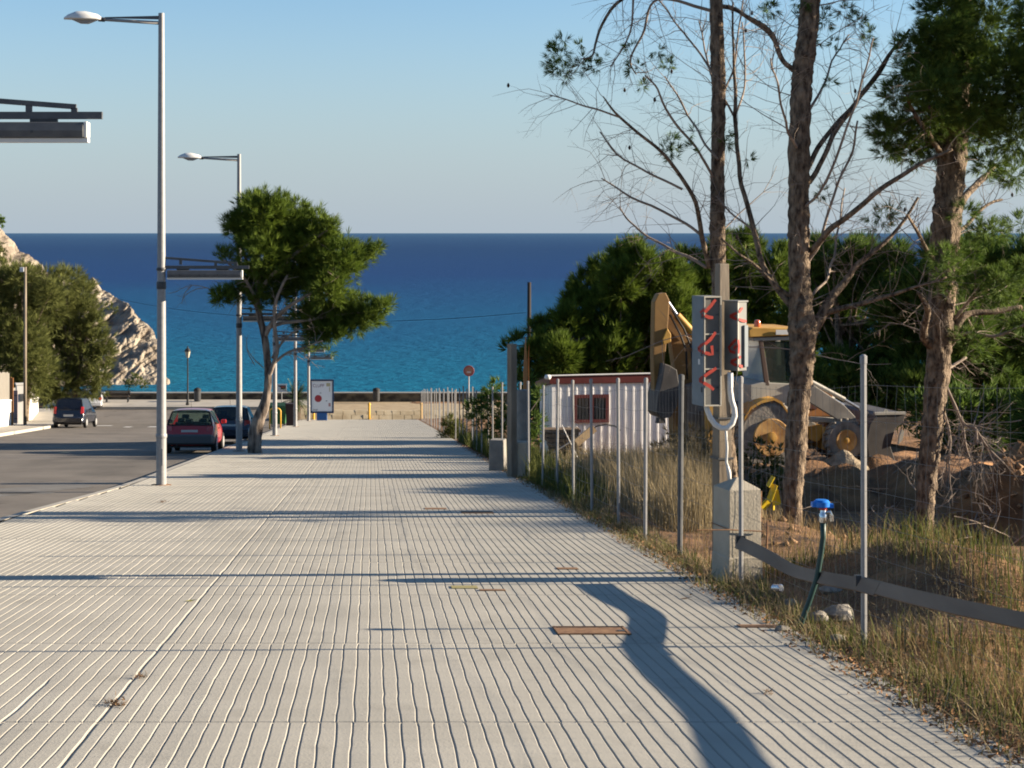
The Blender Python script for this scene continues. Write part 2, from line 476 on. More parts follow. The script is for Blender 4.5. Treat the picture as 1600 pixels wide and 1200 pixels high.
# ground under everything, esplanade, sand and sea
sheet('ground', m_soil, [-160, -60, -20, 20, 60, 160], [-30, 0, 40, 80, 114, 126.8], -0.45)
FLAT = gz(114)
es = MB(); es.box((-13.5, 124.0, FLAT - .02), (21, 5.2, .2)); tag(es.build('esplanade', m_pave), kind='structure')
sb = MB(); sb.prism([(-5.3, 114.6, FLAT - .2), (-5.3, 114.6, FLAT + .46), (-5.3, 117.5, FLAT + .30), (-5.3, 126.8, FLAT - .12), (-5.3, 126.8, FLAT - .2)], (24, 0, 0)); tag(sb.build('beach_sand', m_sand), kind='structure')

# the waste ground beyond the fence
def terr(X, Y):
    p = gz(Y)
    e = X - EDGE_R
    o = -0.01 + 0.05 * noise.noise((X * 1.3, Y * 0.9, 2)) * min(1, max(0, e + .5))
    o += 0.16 * noise.noise((X * 0.45, Y * 0.35, 5)) * sm(0.3, 2, e)
    near = 1 - sm(27, 32, Y)
    o -= 0.55 * sm(1.8, 5.0, e) * near
    o -= 0.45 * math.exp(-((X - 4.9) / .55) ** 2 - ((Y - 10.2) / 1.5) ** 2)
    o += .9 * math.exp(-((X - 11.0) / 1.2) ** 2 - ((Y - 26.0) / 1.6) ** 2)
    o -= 0.9 * math.exp(-((X - 8.9) / 1.6) ** 2 - ((Y - 29) / 2.5) ** 2)
    o += 0.42 * math.exp(-((X - 4.9) / .8) ** 2 - ((Y - 14.0) / 2.5) ** 2)
    mm = math.exp(-((X - 9.95) / .85) ** 2 - ((Y - 26.2) / 1.4) ** 2)
    o += 1.15 * mm * (1 + .45 * noise.noise((X * 1.6, Y * 1.6, 1))) + .16 * mm * noise.noise((X * 5, Y * 5, 4))
    o += .35 * (abs(noise.noise((X * .8, Y * .8, 12))) * 2 - .4) * sm(3, 5, e) * sm(20, 24, Y)
    o += 0.25 * sm(31, 34, Y) * (1 - sm(41, 44, Y)) * sm(2, 4, e)
    o -= 0.03 * (1 - sm(0, .25, e))
    return p + o
xs = [EDGE_R - .10 + .09 * i for i in range(16)] + [EDGE_R + 1.4 + .22 * i for i in range(42)] + [13.5 + 2 * i for i in range(14)] + [50, 80, 120]
ys = [3 + .2 * i for i in range(140)] + [31 + .6 * i for i in range(60)] + [67 + 4 * i for i in range(14)] + [126]
sheet('waste_ground', m_soil, xs, ys, 0, fz=terr)

# clods and stones in the digging and on the bank
N = 2600
cx = nr.uniform(4.2, 12.5, N); cy = nr.uniform(19, 33, N)
kp = np.array([((a - 9.4) / 2.6) ** 2 + ((b - 27.0) / 4.5) ** 2 < 1.0 + .5 * noise.noise((a, b, 2)) or nr.uniform() < .12 for a, b in zip(cx, cy)]); cx = cx[kp]; cy = cy[kp]; n_ = len(cx)
P = np.stack([cx, cy, np.array([terr(a, b) for a, b in zip(cx, cy)]) + .01], 1)
oct_ = np.array([[1, 0, 0], [0, 1, 0], [-1, 0, 0], [0, -1, 0], [0, 0, .8], [0, 0, -.8]])
V = P[:, None, :] + oct_[None] * (nr.uniform(.02, .09, (n_, 1, 1)) ** 1.0) * nr.uniform(.5, 1.3, (n_, 6, 3)) + nr.normal(0, .01, (n_, 6, 3))
ft = np.array([[0, 1, 4], [1, 2, 4], [2, 3, 4], [3, 0, 4], [1, 0, 5], [2, 1, 5], [3, 2, 5], [0, 3, 5]])
T = (np.arange(n_) * 6)[:, None, None] + ft[None]
np_mesh('soil_clods', V.reshape(-1, 3), T.reshape(-1, 3), M('earth_clods', (0.11, 0.058, 0.028), (0.36, 0.22, 0.12), scale=2, rough=.95, island=True, world=True), kind='stuff')

# loose soil and needles spilling over the paving edge
N = 9000
yy = 6 + 54 * nr.uniform(0, 1, N) ** 1.8; xx = EDGE_R + .02 + nr.normal(0.0, .09, N) - .03 * np.abs(nr.normal(0, 1, N)) * 2
P = np.stack([xx, yy, np.array([max(gz(y), terr(x, y)) + .004 for x, y in zip(xx, yy)])], 1)
sz = nr.uniform(.008, .03, N)
d1 = norm(nr.normal(0, 1, (N, 3))) * sz[:, None]; d2 = norm(nr.normal(0, 1, (N, 3))) * sz[:, None] * .8
d1[:, 2] = np.abs(d1[:, 2]) * .6; d2[:, 2] = np.abs(d2[:, 2])
V = np.stack([P - d1, P + d1, P + d2 * 1.0], 1).reshape(-1, 3)
T = np.arange(N * 3).reshape(-1, 3)
np_mesh('soil_litter', V, T, M('red_soil_crumbs', (0.14, 0.060, 0.025), (0.36, 0.20, 0.09), scale=3, rough=0.95, island=True, world=True), kind='stuff')

# sea
def sea_material():
    m = bpy.data.materials.new('sea_water'); m.use_nodes = True
    t = m.node_tree; Nn = t.nodes; L = t.links; Nn.clear()
    out = Nn.new('ShaderNodeOutputMaterial')
    g = Nn.new('ShaderNodeNewGeometry')
    sp = Nn.new('ShaderNodeSeparateXYZ'); L.new(g.outputs['Position'], sp.inputs[0])
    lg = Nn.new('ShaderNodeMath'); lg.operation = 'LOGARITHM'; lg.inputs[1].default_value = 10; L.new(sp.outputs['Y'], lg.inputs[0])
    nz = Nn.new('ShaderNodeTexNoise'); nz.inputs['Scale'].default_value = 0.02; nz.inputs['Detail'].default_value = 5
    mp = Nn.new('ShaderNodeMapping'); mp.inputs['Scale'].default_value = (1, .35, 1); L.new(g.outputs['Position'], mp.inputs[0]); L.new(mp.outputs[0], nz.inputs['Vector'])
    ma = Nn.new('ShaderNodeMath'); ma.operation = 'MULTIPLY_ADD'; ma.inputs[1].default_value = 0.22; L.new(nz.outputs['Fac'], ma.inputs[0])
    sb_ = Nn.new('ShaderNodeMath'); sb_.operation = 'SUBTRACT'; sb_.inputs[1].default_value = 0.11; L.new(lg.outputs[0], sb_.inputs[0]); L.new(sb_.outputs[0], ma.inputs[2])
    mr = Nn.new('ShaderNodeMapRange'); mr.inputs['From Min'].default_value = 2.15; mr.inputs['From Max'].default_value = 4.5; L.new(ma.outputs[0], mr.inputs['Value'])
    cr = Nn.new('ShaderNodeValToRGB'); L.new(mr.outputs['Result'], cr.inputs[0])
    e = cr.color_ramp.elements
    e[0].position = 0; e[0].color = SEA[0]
    e[1].position = 1; e[1].color = SEA[4]  # palest stop: horizon haze put into the water colour
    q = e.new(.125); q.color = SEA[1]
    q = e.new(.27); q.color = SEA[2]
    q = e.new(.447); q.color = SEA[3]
    df = Nn.new('ShaderNodeBsdfDiffuse'); L.new(cr.outputs[0], df.inputs[0])
    gl = Nn.new('ShaderNodeBsdfGlossy'); gl.inputs['Roughness'].default_value = 0.28
    n1 = Nn.new('ShaderNodeTexNoise'); n1.inputs['Scale'].default_value = 0.55; n1.inputs['Detail'].default_value = 6; n1.inputs['Roughness'].default_value = .65
    mp2 = Nn.new('ShaderNodeMapping'); mp2.inputs['Scale'].default_value = (.6, 1, 1); L.new(g.outputs['Position'], mp2.inputs[0]); L.new(mp2.outputs[0], n1.inputs['Vector'])
    bp = Nn.new('ShaderNodeBump'); bp.inputs['Distance'].default_value = .9; bp.inputs['Strength'].default_value = .9
    L.new(n1.outputs['Fac'], bp.inputs['Height'])
    L.new(bp.outputs[0], gl.inputs['Normal']); L.new(bp.outputs[0], df.inputs['Normal'])
    mx = Nn.new('ShaderNodeMixShader')
    lw = Nn.new('ShaderNodeFresnel'); lw.inputs['IOR'].default_value = 1.33
    mm = Nn.new('ShaderNodeMath'); mm.operation = 'MULTIPLY'; mm.inputs[1].default_value = 0.10; mm.use_clamp = True
    L.new(lw.outputs[0], mm.inputs[0]); L.new(mm.outputs[0], mx.inputs[0])
    L.new(df.outputs[0], mx.inputs[1]); L.new(gl.outputs[0], mx.inputs[2]); L.new(mx.outputs[0], out.inputs[0])
    return m
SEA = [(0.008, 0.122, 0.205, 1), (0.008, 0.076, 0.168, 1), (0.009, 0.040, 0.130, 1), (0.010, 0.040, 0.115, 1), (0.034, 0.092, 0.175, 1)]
SEA_Z = -14.0
sb = MB(); sb.quad((-60000, 126.9, SEA_Z), (60000, 126.9, SEA_Z), (60000, 90000, SEA_Z), (-60000, 90000, SEA_Z))
tag(sb.build('sea', sea_material()), kind='structure')

# ------------------------------------------------------------------ headland of rock on the left
def headland():
    sil = [(-260, 250), (-120, 300), (0, 358), (22, 378), (34, 392), (52, 402), (70, 420), (90, 432), (116, 446), (136, 440), (146, 432), (158, 452), (180, 466), (205, 478),
           (218, 496), (238, 514), (246, 540), (252, 566), (259, 592), (268, 603)]
    def crest(px):
        for (a, b), (c, d) in zip(sil, sil[1:]):
            if a <= px <= c: return b + (d - b) * (px - a) / (c - a)
        return sil[-1][1]
    nu, nv = 420, 170
    V = []; F = []
    for i in range(nu + 1):
        px = -260 + (268 + 260) * i / nu
        c = at(px, crest(px), 196 - 14 * sm(100, 268, px))
        bs = Vector((c.x + .5 + 2.2 * sm(-100, 200, px) - 1.3 * sm(240, 268, px), 172 - 10 * (1 - sm(-40, 200, px)), SEA_Z - .4))
        bk = Vector(((px - 60 - 580) * 236 / FPX, 236, SEA_Z - .4))
        for j in range(nv + 1):
            t = j / nv
            if t < .7:
                q = t / .7; p = bs.lerp(c, q); p.z += .06 * (c.z - bs.z) * math.sin(math.pi * q)
                amp = min(1, q * 4) * (.35 + .65 * min(1, (1 - q) * 5))
            else:
                q = (t - .7) / .3; p = c.lerp(bk, q); amp = .3
            s = p.x * .78 + p.z * .62           # bedding dips to the right
            l = -p.x * .62 + p.z * .78
            d = 1.0 * (abs(noise.noise((s * .10, l * .55, p.y * .08))) * 2 - .5)
            d += .9 * noise.noise((p.x * .16, p.y * .16, p.z * .16)) + .45 * (abs(noise.noise((s * .3, l * 1.3, p.y * .3 + 9))) * 2 - .5) + .28 * (abs(noise.noise((s * .8, l * 2.6, p.y * .5))) * 2 - .5) + .16 * noise.noise((p.x * 1.4, p.y * 1.4, p.z * 2.0)) + .9 * max(0, noise.noise((s * .07, l * .3, 21)) - .12) * -2.2
            V.append(p + Vector((.62, -.68, .38)) * d * amp * 1.15 * (1 - .75 * sm(205, 268, px)))
    for i in range(nu):
        for j in range(nv): F.append((i * (nv + 1) + j, (i + 1) * (nv + 1) + j, (i + 1) * (nv + 1) + j + 1, i * (nv + 1) + j + 1))
    me = bpy.data.meshes.new('headland'); me.from_pydata([tuple(v) for v in V], [], F); me.update()
    tag(finish(me, 'headland', m_rock, None, 28), kind='structure')
headland()

# ------------------------------------------------------------------ sea front: walls, benches, bins, signs
def sea_wall():
    t = thing('sea_wall', 'long low brown stone wall with pale coping along the water', 'wall', (-6, 127.2, FLAT))
    b = MB(); b.box((0, 0, -.5), (60, .4, 2.0)); b.build('wall', M('brown_stonework', (0.055, 0.042, 0.030), (0.19, 0.145, 0.09), scale=1.4, rough=.95, contrast=1.6, stretch=(1, 1, 1.6)), t)
    b = MB(); b.box((0, 0, .54), (60, .5, .08)); b.build('coping', m_pave, t)
sea_wall()

def low_wall():
    t = thing('retaining_wall', 'row of sloping pale sandstone blocks across the promenade end', 'wall', (0.5, 113.6, FLAT))
    mb = M('sandstone_block', (0.40, 0.31, 0.19), (0.58, 0.48, 0.32), scale=.9, rough=.95, world=True, contrast=1.6)
    for row in range(2):
        x = -5.6 - .3 * row
        while x < 7.4:
            wd = rnd.uniform(.5, 1.0); h = .27 + rnd.uniform(-.02, .02); y0 = row * .5; z0 = row * .28
            b = MB(); b.prism([(x, y0, z0 - .2), (x, y0, z0), (x, y0 + .38 + rnd.uniform(-.04, .04), z0 + h), (x, y0 + .6, z0 + h), (x, y0 + .6, z0 - .2)], (wd - .035, 0, 0))
            b.build('block', mb, t); x += wd
low_wall()

def bench(px):
    t = thing('bench', 'dark brown slatted bench in front of the sea wall near the cliff', 'bench', (at(181, 628, 124).x, 124.6, FLAT + .08))
    for k in range(3):
        b = MB(); b.box((0, -.1 + .15 * k, .43), (1.9, .12, .04)); b.build('slat', m_wood2, t)
    for k in range(3):
        b = MB(); b.box((0, .32, .56 + .12 * k), (1.9, .035, .1)); b.build('slat', m_wood2, t)
    for sx in (-.8, .8):
        b = MB(); b.box((sx, -.1, .2), (.07, .07, .42)); b.build('leg', m_dark, t)
        b = MB(); b.box((sx, .36, .42), (.07, .06, .86)); b.build('leg', m_dark, t)
m_wood2 = M('brown_slats', (0.05, 0.032, 0.02), (0.085, 0.052, 0.03), scale=5, rough=.8)
bench(0)

def litter_bin(px, label):
    t = thing('litter_bin', label, 'litter bin', (at(px, 630, 125).x, 125.2, FLAT + .08), group='litter bins at the sea wall')
    b = MB(); b.lathe([(.20, 0), (.25, .06), (.26, .78), (.27, .80)], n=14); b.build('body', m_dark, t, smooth=40)
    b = MB(); b.lathe([(.285, .80), (.29, .86), (.25, .95), (.12, 1.02), (.02, 1.04)], n=14); b.build('lid', m_black, t, smooth=40)
    b = MB(); b.box((0, .3, .5), (.08, .09, 1.0)); b.build('post', m_dark, t)
litter_bin(308, 'dark round litter bin at the sea wall beside the lantern')
litter_bin(588, 'dark round litter bin at the sea wall right of the advertising panel')

def lantern(px):
    t = thing('lantern_post', 'thin black old style lantern post standing at the sea front', 'street lamp', (at(px, 633, 122).x, 122.5, FLAT + .08))
    b = MB(); b.lathe([(.13, 0), (.14, .1), (.085, .25), (.08, .8), (.055, .9), (.045, 3.3), (.06, 3.35), (.03, 3.5)], n=10); b.build('post', m_black, t, smooth=40)
    b = MB(); b.lathe([(.11, 3.5), (.21, 3.95)], n=6); b.build('lamp_glass', M('lantern_glass', (.45, .42, .33), rough=.2), t)
    b = MB(); b.lathe([(.25, 3.95), (.17, 4.1), (.06, 4.22), (.03, 4.3), (.01, 4.38)], n=6); b.build('roof', m_black, t)
lantern(292)

def text_mesh(body, name, size, mat, parent, loc, ext=0.004, sx=1.0):
    cu = bpy.data.curves.new(name, 'FONT'); cu.body = body; cu.size = size; cu.extrude = ext; cu.align_x = 'CENTER'; cu.align_y = 'CENTER'
    o = bpy.data.objects.new(name, cu); COL.objects.link(o)
    dg = bpy.context.evaluated_depsgraph_get()
    me = bpy.data.meshes.new_from_object(o.evaluated_get(dg))
    bpy.data.objects.remove(o)
    me.name = name
    me.transform(Matrix.Translation(Vector(loc)) @ Matrix.Rotation(R(90), 4, 'X') @ Matrix.Diagonal((sx, 1, 1, 1)))
    me.materials.clear()
    return finish(me, name, mat, parent, False)

def ad_panel():
    Yp = 108.5; base = at(503, 657, Yp); s = Yp / FPX
    t = thing('advertising_panel', 'upright blue framed advertising panel with a white poster and red ball', 'poster panel', (base.x, Yp, gz(Yp)))
    mbl = M('blue_enamel', (0.018, 0.045, 0.12), rough=.4); mbb = M('bright_blue_enamel', (0.02, 0.12, 0.36), rough=.4)
    b = MB(); b.box((0, 0, .24), (.68, .22, .52)); b.build('foot', mbb, t, bevel=.02)
    b = MB()
    W, H, z0 = 1.55, 2.2, .48
    b.box((0, .05, z0 + H / 2), (W, .12, H)); 
    for sx in (-1, 1): b.box((sx * (W / 2 - .045), -.04, z0 + H / 2), (.09, .1, H - .16))
    b.box((0, -.04, z0 + .05), (W, .1, .1)); b.box((0, -.04, z0 + H - .05), (W, .1, .1))
    b.build('frame', mbl, t)
    b = MB(); b.box((0, -.02, z0 + H / 2), (W - .2, .02, H - .22)); ps = b.build('poster', M('poster_paper', (0.90, 0.92, 0.92), (0.96, 0.97, 0.97), scale=1, rough=.5), t)
    mr_ = M('poster_red', (0.45, 0.05, 0.06), rough=.6); mg = M('poster_grey', (0.16, 0.15, 0.2), rough=.6); mp = M('poster_pale', (0.55, 0.50, 0.30), rough=.6)
    b = MB(); b.lathe([(.235, -.034), (.235, -.031)], c=(-.24, 0, z0 + .95), n=24, axis='Y'); b.build('red_ball', mr_, ps)
    text_mesh('CLUPP', 'heading', .3, M('poster_plum', (0.24, 0.12, 0.17), rough=.6), ps, (-.22, -.034, z0 + 1.78), sx=.85)
    text_mesh('xup', 'footer', .2, mg, ps, (-.42, -.034, z0 + .24))
    text_mesh('r6', 'small_text', .16, mg, ps, (-.10, -.034, z0 + 1.32))
    for k, (x, z, w_, h_, mt) in enumerate(((.42, 1.85, .26, .22, mp), (.50, 1.55, .05, .3, mp), (.5, .55, .14, .22, M('poster_pink', (.55, .32, .30), rough=.6)), (.3, .8, .1, .05, mg))):
        b = MB(); b.box((x, -.033, z0 + z), (w_, .006, h_)); b.build('print_block', mt, ps)
ad_panel()

def yellow_post(px, py, Y, label):
    p = at(px, py, Y)
    t = thing('bollard', label, 'bollard', (p.x, Y, gz(Y) + (.0 if Y < 114 else .08)), group='yellow bollards at the promenade end')
    b = MB(); b.tube([(0, 0, -.05), (0, 0, .98)], .075, 10); b.build('post', m_yel, t, smooth=40)
    b = MB(); b.lathe([(.105, .98), (.10, 1.05), (.05, 1.12), (.01, 1.14)], n=10); b.build('cap', m_yel, t, smooth=40)
yellow_post(577, 654, 113.6, 'yellow bollard standing alone at the middle of the promenade end')
yellow_post(658.5, 654, 113.6, 'yellow bollard beside the far end of the wire fence')
yellow_post(490, 654, 113.6, 'yellow bollard half hidden behind the advertising panel foot')

def dumpster():
    Yd = 92.0; s = Yd / FPX
    x0 = at(421, 665, Yd).x; x1 = at(447, 665, Yd).x
    t = thing('waste_container', 'green wheeled waste container parked at the kerb behind yellow hoops', 'waste container', ((x0 + x1) / 2, Yd + .6, gz(Yd) - .13))
    mg = M('green_plastic', (0.04, 0.15, 0.05), (0.06, 0.19, 0.06), scale=3, rough=.5)
    b = MB(); W = x1 - x0
    b.prism([(-W / 2 + .06, -.5, .18), (W / 2 - .06, -.5, .18), (W / 2, -.55, 1.1), (-W / 2, -.55, 1.1)], (0, 1.05, 0)); b.build('body', mg, t)
    b = MB(); b.prism([(-W / 2 - .02, -.6, 1.1), (-W / 2 - .02, .52, 1.1), (-W / 2 - .02, .45, 1.26), (-W / 2 - .02, -.1, 1.34), (-W / 2 - .02, -.55, 1.2)], (W + .04, 0, 0)); b.build('lid', M('dark_green_lid', (0.02, 0.06, 0.03), rough=.5), t)
    for sx in (-1, 1):
        for sy in (-.35, .35):
            b = MB(); b.lathe([(.09, -.03), (.09, .03)], c=(sx * W * .36, sy, .09), n=10, axis='X'); b.build('wheel', m_black, t)
        b = MB(); b.tube([(sx * W / 2, -.25, .9), (sx * (W / 2 + .08), -.25, .9)], .025, 6); b.build('handle', m_steel, t)
dumpster()

def hoop(pa, pb, label):
    Yh = 84.0
    a = at(pa, 662, Yh); c = at(pb, 662, Yh); g = gz(Yh)
    t = thing('parking_hoop', label, 'barrier', ((a.x + c.x) / 2, Yh, g), group='yellow tube hoops by the kerb')
    W = (c.x - a.x) / 2; H = 1.0
    pts = [(-W, 0, -.05), (-W, 0, H - .12), (-W * .8, 0, H - .03), (-W * .5, 0, H), (W * .5, 0, H), (W * .8, 0, H - .03), (W, 0, H - .12), (W, 0, -.05)]
    b = MB(); b.tube(pts, .035, 8); b.build('tube', m_yel, t, smooth=True)
hoop(421.5, 438.5, 'yellow tube hoop protecting the green waste container')

def brown_bin():
    p = at(453, 666, 91)
    t = thing('rubbish_bin', 'dark brown square rubbish bin just left of the fourth lamp foot', 'litter bin', (p.x, 91.2, gz(91.2)))
    mbn = M('dark_brown_plastic', (0.035, 0.018, 0.018), (0.05, 0.026, 0.024), scale=4, rough=.6)
    b = MB(); b.prism([(-.2, -.2, 0), (.2, -.2, 0), (.24, -.24, 1.15), (-.24, -.24, 1.15)], (0, .44, 0)); b.build('body', mbn, t)
    b = MB(); b.box((0, -.01, 1.18), (.52, .54, .08)); b.build('lid', mbn, t)
brown_bin()

def info_sign():
    Yi = 116; p = at(440, 636, Yi)
    t = thing('information_sign', 'small white framed rectangular sign on a thin post by the palm', 'sign', (p.x, Yi, FLAT))
    zt = at(440, 600, Yi).z - FLAT; zb = at(440, 612.5, Yi).z - FLAT
    b = MB(); b.tube([(0, .05, 0), (0, .05, zt - .1)], .035, 8); b.build('post', m_steel, t)
    b = MB(); b.box((0, 0, (zt + zb) / 2), (.72, .04, zt - zb)); s = b.build('panel', m_white, t)
    b = MB(); b.box((.03, -.024, (zt + zb) / 2 + .05), (.52, .008, .26)); b.build('dark_field', m_black, s)
    b = MB(); b.lathe([(.12, -.034), (.12, -.03)], c=(-.18, 0, (zt + zb) / 2 - .02), n=16, axis='Y'); b.build('white_disc', m_white, s)
    b = MB(); b.box((.1, -.03, (zt + zb) / 2 + .07), (.28, .006, .12)); b.build('red_field', M('sign_red', (.4, .12, .08), rough=.5), s)
info_sign()

def round_sign():
    Ys = 104; p = at(732.5, 572, Ys)
    t = thing('road_sign', 'round red prohibition sign on a grey post beyond the fence', 'road sign', (p.x, Ys, gz(Ys)))
    zc = at(732.5, 579.5, Ys).z - gz(Ys)
    b = MB(); b.tube([(0, .04, -.2), (0, .04, zc + .3)], .04, 8); b.build('post', m_steel, t, smooth=True)
    b = MB(); b.lathe([(.33, -.012), (.34, 0), (.33, .012)], c=(0, 0, zc), n=28, axis='Y'); d = b.build('disc', M('faded_sign_red', (0.42, 0.10, 0.085), rough=.5), t)
    b = MB(); b.lathe([(.235, -.018), (.235, -.014)], c=(0, 0, zc), n=28, axis='Y'); b.build('inner_field', M('faded_sign_orange', (0.46, 0.22, 0.14), rough=.5), d)
    b = MB(); b.box((0, -.022, zc - .07), (.24, .006, .07)); b.build('white_bar', m_white, d)
round_sign()

# ------------------------------------------------------------------ street lamps
def street_lamp(label):
    t = thing('street_lamp', label, 'street lamp', (0, 0, 0), group='tall street lamps along the kerb')
    b = MB(); b.tube([(0, 0, -.1), (0, 0, .94)], [.102, .098], 14); b.build('base_sleeve', m_steel, t, smooth=40)
    b = MB(); b.lathe([(.10, .90), (.109, .92), (.109, .97), (.098, .99)], n=14); b.build('collar', m_steel, t, smooth=40)
    b = MB(); b.tube([(0, 0, .94), (0, 0, 4), (0, 0, 9.02)], [.096, .082, .058], 14); b.build('pole', m_steel, t, smooth=40)
    b = MB(); b.lathe([(.19, -.02), (.19, .015), (.12, .02)], n=4); b.build('base_plate', m_rust, t)
    b = MB()
    b.tube([(0, 0, 8.83), (-1.12, 0, 8.90)], [.034, .03], 8)
    b.build('arm', m_steel, t, smooth=True)
    b = MB(); b.prism([(-.04, -.012, 8.97), (-.04, -.012, 8.90), (-1.08, -.012, 8.925), (-1.08, -.012, 8.945)], (0, .024, 0)); b.build('arm_web', m_brk, t)
    b = MB(); b.tube([(-1.08, 0, 8.895), (-1.2, 0, 8.905)], .045, 10); b.build('spigot', m_dark, t)
    hd = MB()        # luminaire housing: a flattened drop, thin at the far end
    secs = [(-1.15, .05, .05, 0), (-1.22, .11, .10, .0), (-1.45, .15, .15, .03), (-1.62, .14, .145, .04), (-1.78, .10, .08, .02), (-1.86, .03, .02, .0)]
    n = 14
    for x, hw, hh, dz in secs:
        for k in range(n):
            a = 2 * math.pi * k / n
            zz = math.sin(a); zz = zz * hh if zz > 0 else zz * .022
            hd.v.append((x, math.cos(a) * hw, 8.90 + zz + (x + 1.15) * -.03))
    for i in range(len(secs) - 1):
        for k in range(n): hd.f.append((i * n + k, i * n + (k + 1) % n, (i + 1) * n + (k + 1) % n, (i + 1) * n + k)); hd.mi.append(0)
    hd.f.append(tuple(range(n))); hd.mi.append(0); hd.f.append(tuple(reversed(range((len(secs) - 1) * n, len(secs) * n)))); hd.mi.append(0)
    h = hd.build('lamp_head', m_lampw, t, smooth=50)
    b = MB(); b.add([(-1.24, -.08, 8.885), (-1.24, .08, 8.885), (-1.72, .07, 8.90), (-1.72, -.07, 8.90), (-1.40, -.07, 8.82), (-1.40, .07, 8.82), (-1.55, .06, 8.825), (-1.55, -.06, 8.825)],
              [(0, 1, 5, 4), (1, 2, 6, 5), (2, 3, 7, 6), (3, 0, 4, 7), (4, 5, 6, 7), (0, 3, 2, 1)])
    b.build('diffuser', M('lamp_diffuser', (.35, .33, .31), rough=.3), h)
    # banner bracket with its roller case, on the promenade side
    b = MB(); b.beam((.07, 0, 4.135), (1.36, 0, 4.03), .035, .045); b.build('bracket_bar', m_brk, t)
    for x, z in ((.36, 4.08), (.98, 4.03), (1.345, 4.005)):
        b = MB(); b.box((x, 0, z - .03), (.05, .035, .09)); b.build('strut', m_brk, t)
    b = MB(); b.box((.80, 0, 3.955), (1.54, .06, .062)); b.build('rail', m_brk, t)
    for x in (.4, 1.1):
        b = MB(); b.box((x, 0, 3.912), (.22, .05, .03)); b.build('spacer', m_dark, t)
    b = MB(); b.prism([(.13, -.085, 3.76), (.13, -.095, 3.82), (.13, -.07, 3.895), (.13, .07, 3.895), (.13, .095, 3.82), (.13, .085, 3.76)], (1.30, 0, 0)); b.build('roller_case', m_brk, t, bevel=.008)
    b = MB(); b.box((.79, 0, 3.738), (1.34, .12, .036)); b.build('lower_rail', m_lampw, t)
    b = MB(); b.box((1.445, 0, 3.83), (.03, .15, .14)); b.build('end_cap', m_lampw, t, bevel=.008)
    b = MB(); b.lathe([(.089, 3.58), (.094, 3.60), (.094, 3.70), (.089, 3.72)], n=14); b.build('clamp_band', m_dark, t, smooth=40)
    b = MB(); b.lathe([(.089, 3.93), (.096, 3.94), (.096, 3.98), (.089, 3.99)], n=14); b.build('clamp_band', m_dark, t, smooth=40)
    for x in (.35, .7, 1.02):
        b = MB(); b.lathe([(.014, 0), (.014, .012)], c=(x, -.097, 3.81), n=8, axis='Y'); b.build('bolt', m_dark, t)
    for o in kids(t):
        if o.name.split('.')[0] in ('bracket_bar', 'strut', 'rail', 'spacer', 'roller_case', 'lower_rail', 'end_cap', 'bolt'):
            o.data.transform(Matrix.Translation((-.02, 0, .21)) @ Matrix.Diagonal((1.08, 1, 1, 1)))
        elif o.name.split('.')[0] == 'clamp_band': o.data.transform(Matrix.Translation((0, 0, .17)))
    b = MB(); b.box((0, -.1, .55), (.085, .02, .32)); b.build('hatch', m_steel, t, bevel=.004)
    return t
LAMPS = [(14.45, 'street lamp nearest the camera, only its dark banner bracket in view at top left'),
         (31.8, 'tall grey street lamp standing on the promenade edge, largest one wholly in view'),
         (50.5, 'second tallest street lamp, just left of the pine trunk, white head in the sky'),
         (69.2, 'third street lamp down the slope, directly right of the leaning pine trunk'),
         (87.9, 'fourth street lamp down the slope, sunlit between waste container and palm'),
         (106.6, 'farthest thin street lamp between the palm and the advertising panel')]
lamp0 = street_lamp(LAMPS[0][1])
for i, (y, lb) in enumerate(LAMPS):
    o = lamp0 if i == 0 else copy_tree(lamp0)
    o.location = (-4.01, y, gz(y)); o['label'] = lb

